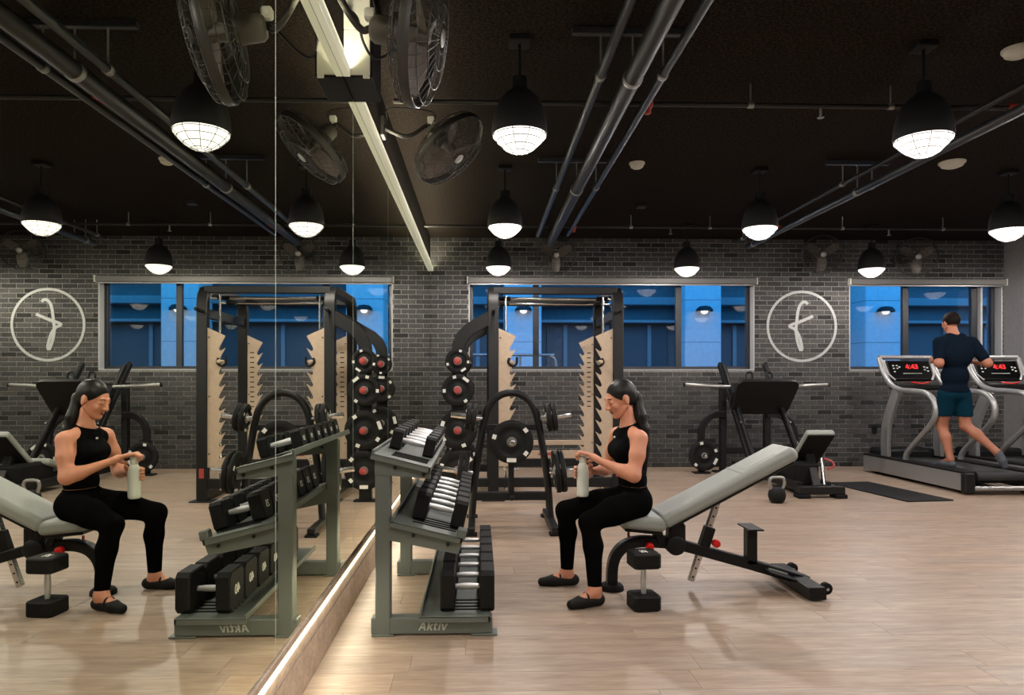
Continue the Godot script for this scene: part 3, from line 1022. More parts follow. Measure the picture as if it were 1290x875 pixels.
# ---------- dumbbells and their rack ----------
func make_dumbbell(size: float, thick: float, grip: float, label: String, group: String, number: String) -> Node3D:
	var t := thing("dumbbell", label, "dumbbell", Vector3.ZERO, group)     # handle along x, resting on y = 0
	var h := size * 0.5
	var c := size * 0.11
	var poly := PackedVector2Array([Vector2(-h + c, -h), Vector2(h - c, -h), Vector2(h, -h + c), Vector2(h, h - c), Vector2(h - c, h), Vector2(-h + c, h), Vector2(-h, h - c), Vector2(-h, -h + c)])
	var small := PackedVector2Array()
	for q in poly:
		small.append(q * 0.93)
	for s in [-1.0, 1.0]:
		var mb := MB.new()
		var bs := Basis(Vector3(0, 0, -1), Vector3(0, 1, 0), Vector3(1, 0, 0))
		mb.prism(poly, thick * 0.84, Transform3D(bs, Vector3(s * (grip + thick) * 0.5, h, 0)))
		# bevelled outer and inner rings
		for e in [-1.0, 1.0]:
			var x0: float = s * (grip + thick) * 0.5 + e * thick * 0.42
			var x1: float = s * (grip + thick) * 0.5 + e * thick * 0.5
			for i in poly.size():
				var j := (i + 1) % poly.size()
				var a := Vector3(x0, h + poly[i].y, -poly[i].x)
				var b := Vector3(x0, h + poly[j].y, -poly[j].x)
				var d := Vector3(x1, h + small[j].y, -small[j].x)
				var f := Vector3(x1, h + small[i].y, -small[i].x)
				var mid := (poly[i] + poly[j]).normalized()
				mb.quad(a, b, d, f, (Vector3(e, mid.y, -mid.x)).normalized())
				mb.tri(f, d, Vector3(x1, h, 0), Vector3(e, 0, 0), Vector3(e, 0, 0), Vector3(e, 0, 0))
		var hd := part("head", mb, M.rubber, t)
		text("weight_number", number, size * 0.24, M.white_mark, hd, Vector3(s * (grip * 0.5 + thick + 0.0006), h, 0), Basis(Vector3.UP, s * PI / 2))
	var g := grip * 0.5
	part("handle", MB.new().lathe([Vector2(0.0135, -g), Vector2(0.014, -g * 0.75), Vector2(0.0165, -g * 0.4), Vector2(0.017, 0), Vector2(0.0165, g * 0.4), Vector2(0.014, g * 0.75), Vector2(0.0135, g)], 18, Transform3D(Basis(Vector3.FORWARD, PI / 2), Vector3(0, h, 0))), M.knurl, t, Vector3.ZERO, "chrome handle")
	return t

func build_dumbbell_rack() -> void:
	var at := v(-0.25, 0, 4.1)
	var r := thing("dumbbell_rack", "grey three tier dumbbell rack standing along the mirror", "rack", at)
	for d in [3.5, 4.58]:
		part("post", MB.new().box(v(-0.482, 0.44, d), Vector3(0.075, 0.88, 0.075), 0.005), M.rack_grey, r, at)
		part("foot_beam", MB.new().box(v(-0.24, 0.05, d), Vector3(0.60, 0.082, 0.07), 0.005).box(v(-0.482, 0.005, d), Vector3(0.11, 0.01, 0.085), 0.002).box(v(0.02, 0.005, d), Vector3(0.13, 0.01, 0.085), 0.002), M.rack_grey, r, at)
		var ga := PackedVector2Array([Vector2(-0.52, 0.80), Vector2(-0.52, 0.895), Vector2(-0.245, 0.826), Vector2(-0.245, 0.778)])
		part("top_gusset", MB.new().prism(ga, 0.012, Transform3D(Basis(), v(0, 0, d - 0.034))), M.rack_grey, r, at)
		var gb := PackedVector2Array([Vector2(-0.45, 0.475), Vector2(-0.45, 0.565), Vector2(-0.085, 0.474), Vector2(-0.11, 0.405)])
		part("middle_gusset", MB.new().prism(gb, 0.012, Transform3D(Basis(), v(0, 0, d - 0.034))), M.rack_grey, r, at)
		for q in [[-0.42, 0.835], [-0.28, 0.80], [-0.33, 0.50], [-0.16, 0.455]]:
			part("bolt", cyl(MB.new(), v(q[0], q[1], d - 0.038), v(q[0], q[1], d - 0.052), 0.009, 8), M.black, r, at)
	# shelves: front edge lower on the upper two
	var zc := 4.16
	var zl := 1.44
	for q in [["top_shelf", Vector2(-0.534, 0.905), Vector2(-0.242, 0.832)], ["middle_shelf", Vector2(-0.44, 0.572), Vector2(-0.085, 0.484)], ["bottom_shelf", Vector2(-0.30, 0.10), Vector2(0.05, 0.10)]]:
		var a: Vector2 = q[1]
		var b: Vector2 = q[2]
		var ang := (b - a).angle()
		var bs := Basis(Vector3(0, 0, 1), ang)
		var m := (a + b) * 0.5
		var w := (b - a).length()
		var sh := part(q[0], MB.new().box(v(m.x, m.y, zc), Vector3(w, 0.008, zl), 0.002, bs).box(v(m.x, m.y, zc) + bs * Vector3(-w / 2 + 0.006, 0.008, 0), Vector3(0.012, 0.03, zl), 0.002, bs).box(v(m.x, m.y, zc) + bs * Vector3(w / 2 - 0.006, -0.012, 0), Vector3(0.012, 0.03, zl), 0.002, bs).box(v(m.x, m.y, zc) + bs * Vector3(0, -0.012, zl / 2 - 0.006), Vector3(w, 0.03, 0.012), 0.002, bs), M.rack_grey, r, at)
		for k in 4:
			part("saddle_rib", MB.new().box(v(m.x, m.y, zc) + bs * Vector3(0.03, 0.006, zl / 2 - 0.10 - k * 0.05), Vector3(w * 0.62, 0.006, 0.010), 0.002, bs), M.black_matt, sh, at)
		if q[0] == "middle_shelf":
			part("end_stop", MB.new().box(v(m.x, m.y, zc) + bs * Vector3(w / 2 - 0.012, 0.02, zl / 2 - 0.03), Vector3(0.045, 0.05, 0.06), 0.006, bs), M.rack_grey, sh, at)
	var tx := text("lettering", "Aktiv", 0.040, M.grey_mark, r, v(-0.233, 0.048, 3.463) - at, Basis(Vector3(1, 0, 0), Vector3(0.22, 1, 0), Vector3(0, 0, 1)))
	tx.set_meta("label", "pale Aktiv lettering")

	var tilt := Basis(Vector3(0, 0, 1), -0.2435)
	var big := make_dumbbell(0.205, 0.074, 0.125, "large black square-headed dumbbell on the rack's bottom shelf", "dumbbells on the bottom shelf", "40")
	var nth := ["first", "second", "third", "fourth", "fifth", "sixth", "seventh"]
	for i in 6:
		var o := big if i == 0 else copy(big, Vector3.ZERO)
		o.set_meta("label", "large black dumbbell on the rack's bottom shelf, %s from the lettered end" % nth[i])
		o.position = v(-0.065, 0.104, 3.60 + i * 0.222)
		if i > 0:
			o.scale = Vector3(1, 1.0 - 0.03 * i, 1.0 - 0.03 * i)
	var mid := make_dumbbell(0.150, 0.070, 0.130, "medium black square-headed dumbbell on the rack's sloping middle shelf", "dumbbells on the middle shelf", "25")
	for i in 7:
		var o := mid if i == 0 else copy(mid, Vector3.ZERO)
		o.set_meta("label", "medium black dumbbell on the rack's middle shelf, %s from the lettered end" % nth[i])
		o.transform = Transform3D(tilt, v(-0.222, 0.523, 3.66 + i * 0.172))
	var lit := make_dumbbell(0.112, 0.058, 0.125, "small black square-headed dumbbell on the rack's top shelf", "dumbbells on the top shelf", "10")
	for i in 6:
		var o := lit if i == 0 else copy(lit, Vector3.ZERO)
		o.set_meta("label", "small black dumbbell on the rack's top shelf, %s from the lettered end" % nth[i])
		o.transform = Transform3D(tilt, v(-0.376, 0.869, 3.84 + i * 0.175))
	# the one stood on end beside the bench
	var st := make_dumbbell(0.155, 0.082, 0.150, "black square-headed dumbbell standing on end beside the gym bench", "", "35")
	st.transform = Transform3D(Basis(Vector3(0, 1, 0), 0.12) * Basis(Vector3(0, 0, 1), PI / 2), v(0.985, 0.157, 3.87))


# ---------- weight plates ----------
func make_plate(r: float, label: String, group: String) -> Node3D:
	var t := thing("weight_plate", label, "weight plate", Vector3.ZERO, group)   # axis along z, centred
	var q := Transform3D(Basis(Vector3.RIGHT, PI / 2), Vector3.ZERO)
	var w := 0.022
	part("disc", MB.new().lathe([Vector2(0.027, w * 0.8), Vector2(r * 0.34, w * 0.85), Vector2(r * 0.40, w * 0.45), Vector2(r * 0.62, w * 0.40), Vector2(r * 0.68, w * 0.9), Vector2(r * 0.72, w), Vector2(r * 0.96, w), Vector2(r, w * 0.7), Vector2(r, -w * 0.7), Vector2(r * 0.96, -w), Vector2(r * 0.72, -w), Vector2(r * 0.68, -w * 0.9), Vector2(r * 0.62, -w * 0.4), Vector2(r * 0.4, -w * 0.45), Vector2(r * 0.34, -w * 0.85), Vector2(0.027, -w * 0.8), Vector2(0.027, w * 0.8)], 36, q), M.rubber, t)
	part("hub_ring", MB.new().lathe([Vector2(0.026, w + 0.001), Vector2(0.042, w + 0.001), Vector2(0.044, w * 0.8), Vector2(0.044, -w * 0.8), Vector2(0.042, -w - 0.001), Vector2(0.026, -w - 0.001), Vector2(0.026, w + 0.001)], 20, q), M.steel, t)
	var k := 0
	for a in [0.6, 2.75, 4.6, 5.5]:
		var wide := 0.085 if k == 2 else 0.042
		for s in [-1.0, 1.0]:
			part("print_mark", MB.new().box(Vector3(cos(a), sin(a), 0) * r * 0.83 + Vector3(0, 0, s * (w + 0.0006)), Vector3(wide * r / 0.2, 0.036 * r / 0.2, 0.0016), 0.0, Basis(Vector3(0, 0, 1), a - PI / 2)), M.white_mark, t)
		k += 1
	return t


func build_power_rack() -> void:
	var at := v(0.8, 0, 8.0)
	var r := thing("power_rack", "black power rack with tan saw-toothed uprights before the window", "rack", at)
	var xl := 0.138
	var xr := 1.462
	var df := 7.4
	var db := 8.65
	for x in [xl, xr]:
		part("side_frame", MB.new().bar([v(x, 0.012, df), v(x, 2.06, df), v(x, 2.15, df + 0.02), v(x, 2.21, df + 0.07), v(x, 2.235, df + 0.16), v(x, 2.235, db - 0.16), v(x, 2.21, db - 0.07), v(x, 2.15, db - 0.02), v(x, 2.06, db), v(x, 0.012, db)], Vector3.RIGHT, 0.112, 0.085), M.black, r, at)
		part("side_brace", MB.new().box(v(x, 1.98, (df + db) / 2), Vector3(0.06, 0.10, db - df), 0.006), M.black, r, at)
		part("base_rail", MB.new().box(v(x, 0.06, (df + db) / 2), Vector3(0.08, 0.09, db - df), 0.006), M.black, r, at)
		part("foot_plate", MB.new().box(v(x, 0.006, df), Vector3(0.24, 0.012, 0.16), 0.003), M.black, r, at)
		part("foot_plate", MB.new().box(v(x, 0.006, db), Vector3(0.24, 0.012, 0.16), 0.003), M.black, r, at)
		var inn := 1.0 if x == xl else -1.0
		part("guide_rod", MB.new().tube([v(x + inn * 0.135, 0.10, df + 0.12), v(x + inn * 0.135, 2.18, df + 0.12)], 0.014, 12), M.chrome, r, at)
		# saw-toothed plates front and rear
		for d in [df, db]:
			var poly := PackedVector2Array()
			var w := 0.185
			poly.append(Vector2(0, 0.36)); poly.append(Vector2(w - 0.05, 0.36))
			var y := 0.43
			for k in 10:
				poly.append(Vector2(w, y + 0.045))                   # tip
				poly.append(Vector2(w - 0.028, y + 0.028))
				poly.append(Vector2(w - 0.046, y + 0.014))
				poly.append(Vector2(w - 0.062, y + 0.018))
				poly.append(Vector2(w - 0.070, y + 0.034))
				poly.append(Vector2(w - 0.062, y + 0.056))
				y += 0.126
			poly.append(Vector2(w, y + 0.045)); poly.append(Vector2(0, 1.82))
			var bs := Basis() if inn > 0 else Basis(Vector3(-1, 0, 0), Vector3(0, 1, 0), Vector3(0, 0, -1))
			var pl := part("toothed_plate", MB.new().prism(poly, 0.012, Transform3D(bs, v(x + inn * 0.056, 0, d - 0.02))), M.tan, r, at, "tan saw-toothed plate")
			for yy in [0.5, 1.1, 1.72]:
				part("bolt", cyl(MB.new(), v(x + inn * 0.075, yy, d - 0.026), v(x + inn * 0.075, yy, d - 0.034), 0.008, 8), M.black, pl, at)
			if d == db:
				for k in 12:
					part("scale_mark", MB.new().box(v(x + inn * 0.115, 0.95 + k * 0.06, d - 0.0268), Vector3(0.05, 0.012, 0.001)), M.black_matt, pl, at)
		# bar holder hooked in a notch
		var jy := 1.465
		var jx: float = x + inn * 0.20
		part("bar_hook", MB.new().tube(curve([v(jx + inn * 0.05, jy + 0.05, df - 0.03), v(jx + inn * 0.045, jy - 0.02, df - 0.03), v(jx, jy - 0.045, df - 0.03), v(jx - inn * 0.04, jy - 0.01, df - 0.03), v(jx - inn * 0.03, jy + 0.04, df - 0.03)], 5), 0.014, 8), M.black, r, at)
		part("hook_roller", cyl(MB.new(), v(jx - inn * 0.01, jy, df - 0.09), v(jx - inn * 0.01, jy, df + 0.05), 0.02, 12), M.tan, r, at)
		part("band_peg", cyl(MB.new(), v(x, 1.99, df - 0.05), v(x, 2.0, df - 0.20), 0.018, 12), M.black, r, at)
	part("top_crossbar", MB.new().box(v((xl + xr) / 2, 2.225, df + 0.05), Vector3(xr - xl, 0.075, 0.07), 0.006), M.black, r, at)
	part("top_crossbar", MB.new().box(v((xl + xr) / 2, 2.225, db - 0.05), Vector3(xr - xl, 0.075, 0.07), 0.006), M.black, r, at)
	var pb := part("pull_up_bar", cyl(MB.new(), v(xl, 2.16, df + 0.22), v(xr, 2.16, df + 0.22), 0.017, 14), M.chrome, r, at)
	for x in [0.27, 1.33]:
		part("grip_sleeve", cyl(MB.new(), v(x - 0.06, 2.16, df + 0.22), v(x + 0.06, 2.16, df + 0.22), 0.024, 14), M.black_matt, pb, at)
	var pc := part("pull_up_bar", cyl(MB.new(), v(xl, 2.13, df + 0.45), v(xr, 2.13, df + 0.45), 0.014, 14), M.chrome, r, at)
	for x in [0.27, 1.33]:
		part("grip_sleeve", cyl(MB.new(), v(x - 0.05, 2.13, df + 0.45), v(x + 0.05, 2.13, df + 0.45), 0.022, 14), M.black_matt, pc, at)
	part("front_base_bar", MB.new().box(v((xl + xr) / 2, 0.19, df), Vector3(xr - xl, 0.10, 0.06), 0.006), M.black, r, at)
	part("rear_base_bar", MB.new().box(v((xl + xr) / 2, 0.25, db), Vector3(xr - xl, 0.09, 0.06), 0.006), M.black, r, at)
	var tr := part("rear_rail", MB.new().box(v((xl + xr) / 2, 0.355, db), Vector3(xr - xl, 0.10, 0.04), 0.004), M.tan, r, at, "tan rear rail")
	part("print_mark", MB.new().box(v(0.80, 0.36, db - 0.0206), Vector3(0.16, 0.035, 0.001)), M.dull_red, tr, at)
	part("rear_rail", MB.new().box(v((xl + xr) / 2, 0.50, db), Vector3(xr - xl, 0.06, 0.04), 0.004), M.tan, r, at, "tan rear rail")
	part("warning_label", MB.new().box(v(xr, 0.30, df - 0.0428), Vector3(0.05, 0.10, 0.001)), M.dull_red, r, at)
	part("safety_hook", MB.new().tube([v(0.33, 0.46, df - 0.05), v(0.33, 0.33, df - 0.05), v(0.40, 0.33, df - 0.05)], 0.014, 8), M.chrome, r, at)
	# storage arms with pegs towards the mirror side
	for d in [df, db]:
		var arm := [v(xl - 0.03, 1.94, d), v(xl - 0.12, 1.885, d), v(xl - 0.25, 1.81, d), v(xl - 0.32, 1.74, d), v(xl - 0.362, 1.65, d), v(xl - 0.373, 1.55, d), v(xl - 0.373, 0.012, d)]
		var am := part("storage_arm", MB.new().bar(arm, Vector3(0, 0, 1), 0.075, 0.135), M.black, r, at)
		part("foot_plate", MB.new().box(v(xl - 0.373, 0.006, d), Vector3(0.24, 0.012, 0.16), 0.003), M.black, am, at)
		part("arm_tie", MB.new().box(v(xl - 0.19, 0.19, d), Vector3(0.30, 0.09, 0.06), 0.006), M.black, r, at)
		for y in [1.47, 1.168, 0.75, 0.336]:
			var pg := part("storage_peg", cyl(MB.new(), v(-0.235, y, d - 0.03), v(-0.235, y, d - 0.19), 0.0245, 16), M.chrome, r, at)
			part("peg_cap", cyl(MB.new(), v(-0.235, y, d - 0.19), v(-0.235, y, d - 0.20), 0.036, 16), M.dull_red, pg, at, "red peg cap")
	var sizes := [[1.47, 0.131], [1.168, 0.168], [0.75, 0.204], [0.336, 0.207]]
	var protos := []
	for k in 4:
		var nm: String = ["small", "medium", "large", "largest"][k]
		var hm: String = ["top", "second", "third", "bottom"][k]
		var p := make_plate(sizes[k][1], "%s black weight plate on the %s peg of the power rack's front storage arm" % [nm, hm], "weight plates on the power rack")
		p.transform = Transform3D(Basis(Vector3(0, 0, 1), 0.7 + k * 1.9), v(-0.235, sizes[k][0], df - 0.105))
		protos.append([p, nm, hm])
	for k in 4:
		var p := copy(protos[k][0], Vector3.ZERO, "%s black weight plate on the %s peg of the power rack's rear storage arm" % [protos[k][1], protos[k][2]])
		p.transform = Transform3D(Basis(Vector3(0, 0, 1), 2.0 + k * 1.3), v(-0.235, sizes[k][0], db - 0.105))


func build_plate_tree() -> void:
	var cx := 0.27
	var d := 6.1
	var at := v(cx, 0, d)
	var r := thing("plate_tree", "black A-shaped plate tree with an arched top beside the dumbbell rack", "plate tree", at)
	var path := [v(cx + 0.345, 0.05, d), v(cx + 0.315, 0.42, d), v(cx + 0.265, 0.75, d), v(cx + 0.225, 0.95, d), v(cx + 0.18, 1.06, d), v(cx + 0.10, 1.135, d), v(cx, 1.16, d), v(cx - 0.10, 1.135, d), v(cx - 0.18, 1.06, d), v(cx - 0.225, 0.95, d), v(cx - 0.265, 0.75, d), v(cx - 0.315, 0.42, d), v(cx - 0.345, 0.05, d)]
	part("arched_frame", MB.new().tube(curve(path, 4), 0.032, 14), M.black, r, at)
	for s in [-1.0, 1.0]:
		var ft := part("foot", MB.new().box(v(cx + s * 0.345, 0.045, d), Vector3(0.065, 0.055, 0.86), 0.008), M.black, r, at)
		for e in [-1.0, 1.0]:
			part("foot_pad", MB.new().box(v(cx + s * 0.345, 0.010, d + e * 0.39), Vector3(0.10, 0.02, 0.10), 0.004), M.black_matt, ft, at)
		for q in [[0.225, 0.93, 0.30], [0.315, 0.46, 0.30]]:
			part("side_horn", cyl(MB.new(), v(cx + s * q[0], q[1], d), v(cx + s * (q[0] + q[2]), q[1] + 0.04, d), 0.0235, 16), M.chrome, r, at)
	part("cross_bar", MB.new().box(v(cx, 0.26, d), Vector3(0.62, 0.075, 0.05), 0.008), M.black, r, at)
	part("centre_post", MB.new().box(v(cx, 0.58, d), Vector3(0.05, 0.58, 0.05), 0.006), M.black, r, at)
	part("centre_plate", MB.new().box(v(cx, 0.86, d), Vector3(0.48, 0.05, 0.04), 0.006), M.black, r, at)
	for y in [0.74, 0.26]:
		part("front_horn", cyl(MB.new(), v(cx, y, d - 0.02), v(cx, y, d - (0.20 if y > 0.5 else 0.13)), 0.0235, 16), M.chrome if y > 0.5 else M.black, r, at)
	var p := make_plate(0.188, "black weight plate facing out on the plate tree's front horn", "weight plates on the plate tree")
	p.transform = Transform3D(Basis(Vector3(0, 0, 1), 0.1), v(cx, 0.74, d - 0.10))
	var s0 := make_plate(0.125, "small black weight plate on an upper side horn of the plate tree", "weight plates on the plate tree")
	var first := true
	for s in [-1.0, 1.0]:
		for k in 2:
			var o := s0 if first else copy(s0, Vector3.ZERO)
			o.set_meta("label", "small weight plate on the plate tree's upper horn towards the %s, %s one" % ["mirror" if s < 0 else "bench", ["inner", "outer"][k]])
			first = false
			var ax := Vector3(s, 0.13, 0).normalized()
			o.transform = Transform3D(aim(ax), v(cx + s * (0.325 + 0.047 * k), 0.942 + 0.006 * k, d))
	var s1 := make_plate(0.185, "large black weight plate on a lower side horn of the plate tree", "weight plates on the plate tree")
	first = true
	for s in [-1.0, 1.0]:
		for k in 2:
			var o := s1 if first else copy(s1, Vector3.ZERO)
			o.set_meta("label", "large weight plate on the plate tree's lower horn towards the %s, %s one" % ["mirror" if s < 0 else "bench", ["inner", "outer"][k]])
			first = false
			o.transform = Transform3D(aim(Vector3(s, 0.13, 0).normalized()), v(cx + s * (0.397 + 0.047 * k), 0.470 + 0.006 * k, d))


func build_leg_press() -> void:
	var cx := 3.68
	var at := v(cx, 0, 8.6)
	var r := thing("leg_press", "black angled leg press with grey pads before the brick wall", "leg press", at)
	for s in [-1.0, 1.0]:
		var x: float = cx + s * 0.29
		part("slide_rail", MB.new().tube([v(x, 1.48, 9.62), v(x, 0.24, 8.50)], 0.026, 12), M.black, r, at)
		part("rail_channel", MB.new().bar([v(x + s * 0.03, 1.50, 9.72), v(x + s * 0.03, 0.20, 8.55)], Vector3.RIGHT, 0.05, 0.08), M.black, r, at)
		part("upright", MB.new().box(v(x + s * 0.02, 0.63, 9.62), Vector3(0.085, 1.22, 0.085), 0.006), M.black, r, at)
		part("upright_foot", MB.new().box(v(x + s * 0.02, 0.01, 9.62), Vector3(0.26, 0.02, 0.16), 0.004), M.black, r, at)
		part("rail_bolt", cyl(MB.new(), v(x + s * 0.03, 0.72, 8.93), v(x + s * 0.03, 0.74, 8.90), 0.014, 8), M.chrome, r, at)
		# curved plate store
		var path := curve([v(x, 0.80, 9.58), v(x + s * 0.14, 0.80, 9.56), v(x + s * 0.26, 0.74, 9.54), v(x + s * 0.34, 0.62, 9.52), v(x + s * 0.36, 0.44, 9.50), v(x + s * 0.36, 0.02, 9.50)], 5)
		part("storage_arch", MB.new().bar(path, Vector3(0, 0, 1), 0.06, 0.085), M.black, r, at)
		part("storage_foot", MB.new().box(v(x + s * 0.36, 0.01, 9.50), Vector3(0.22, 0.02, 0.14), 0.004), M.black, r, at)
		part("storage_peg", cyl(MB.new(), v(x + s * 0.36, 0.255, 9.48), v(x + s * 0.36, 0.255, 9.28), 0.024, 14), M.chrome, r, at)
		part("base_rail", MB.new().box(v(cx + s * 0.16, 0.10, 8.6), Vector3(0.07, 0.10, 2.0), 0.006), M.black, r, at)
		part("weight_horn", cyl(MB.new(), v(cx + s * 0.36, 1.185, 9.2), v(cx + s * 0.965, 1.215, 9.2), 0.024, 16), M.steel, r, at)
		part("horn_cap", cyl(MB.new(), v(cx + s * 0.965, 1.215, 9.2), v(cx + s * 0.98, 1.216, 9.2), 0.03, 16), M.black, r, at)
		part("hand_grip", MB.new().tube(curve([v(cx + s * 0.17, 1.26, 9.1), v(cx + s * 0.17, 1.36, 9.12), v(cx + s * 0.10, 1.37, 9.12), v(cx + s * 0.09, 1.26, 9.1)], 5), 0.016, 8), M.black, r, at)
		part("seat_handle", MB.new().tube([v(cx + s * 0.24, 0.42, 8.2), v(cx + s * 0.30, 0.58, 8.22)], 0.016, 8), M.black_matt, r, at)
	part("rear_tie", MB.new().box(v(cx, 0.30, 9.62), Vector3(0.62, 0.09, 0.07), 0.006), M.black, r, at)
	part("rear_tie", MB.new().box(v(cx, 1.20, 9.62), Vector3(0.62, 0.07, 0.07), 0.006), M.black, r, at)
	# foot plate across the slides
	var fp := PackedVector2Array([Vector2(-0.32, -0.27), Vector2(0.32, -0.27), Vector2(0.35, -0.25), Vector2(0.372, -0.19), Vector2(0.402, 0.18), Vector2(0.392, 0.235), Vector2(0.355, 0.272), Vector2(0.30, 0.28), Vector2(-0.30, 0.28), Vector2(-0.355, 0.272), Vector2(-0.392, 0.235), Vector2(-0.402, 0.18), Vector2(-0.372, -0.19), Vector2(-0.35, -0.25)])
	var fb := Basis(Vector3.RIGHT, 0.66)
	part("foot_platform", MB.new().prism(fp, 0.05, Transform3D(fb, v(cx + 0.02, 1.05, 9.02))), M.vinyl_black, r, at)
	part("sled", MB.new().box(v(cx, 1.12, 9.2), Vector3(0.70, 0.10, 0.16), 0.008, fb), M.black, r, at)
	# seat and backrest near the camera
	var bb := Basis(Vector3.RIGHT, 0.85)
	var back := part("backrest", MB.new().rbox(v(cx + 0.08, 0.50, 7.84), Vector3(0.32, 0.62, 0.075), 0.03, bb), M.vinyl_grey, r, at, "grey padded backrest")
	part("back_board", MB.new().box(v(cx + 0.08, 0.50, 7.84) + bb * Vector3(0, 0, 0.042), Vector3(0.30, 0.60, 0.02), 0.008, bb), M.black_matt, back, at)
	var sb := Basis(Vector3.RIGHT, -0.30)
	part("seat", MB.new().rbox(v(cx + 0.02, 0.29, 8.30), Vector3(0.46, 0.075, 0.42), 0.03, sb), M.vinyl_grey, r, at, "grey padded seat")
	part("seat_post", MB.new().box(v(cx, 0.19, 8.25), Vector3(0.12, 0.16, 0.20), 0.006), M.black, r, at)
	part("seat_shroud", MB.new().box(v(cx - 0.02, 0.22, 8.0), Vector3(0.26, 0.26, 0.62), 0.03), M.black_matt, r, at)
	part("back_stay", MB.new().bar([v(cx, 0.10, 7.55), v(cx + 0.06, 0.42, 7.84)], Vector3.RIGHT, 0.09, 0.06), M.black, r, at)
	part("adjuster", MB.new().tube([v(cx + 0.12, 0.12, 7.62), v(cx + 0.13, 0.40, 7.70)], 0.022, 10), M.chrome, r, at)
	part("adjuster_lever", MB.new().tube(curve([v(cx + 0.14, 0.40, 7.66), v(cx + 0.21, 0.37, 7.62), v(cx + 0.22, 0.32, 7.60), v(cx + 0.15, 0.29, 7.62)], 5), 0.011, 8), M.dull_red, r, at, "red adjusting lever")
	part("front_foot_bar", MB.new().box(v(cx + 0.0, 0.085, 7.46), Vector3(0.50, 0.085, 0.11), 0.008), M.black, r, at)
	for s in [-1.0, 1.0]:
		part("front_foot", MB.new().box(v(cx + s * 0.20, 0.02, 7.46), Vector3(0.13, 0.045, 0.15), 0.008), M.black_matt, r, at)
	var p := make_plate(0.205, "black weight plate on the leg press store peg nearer the window", "weight plates on the leg press")
	p.transform = Transform3D(Basis(Vector3(0, 0, 1), 1.2), v(cx - 0.65, 0.255, 9.38))
	var p2 := copy(p, Vector3.ZERO, "black weight plate on the leg press store peg under the wall emblem")
	p2.transform = Transform3D(Basis(Vector3(0, 0, 1), 2.6), v(cx + 0.65, 0.255, 9.38))


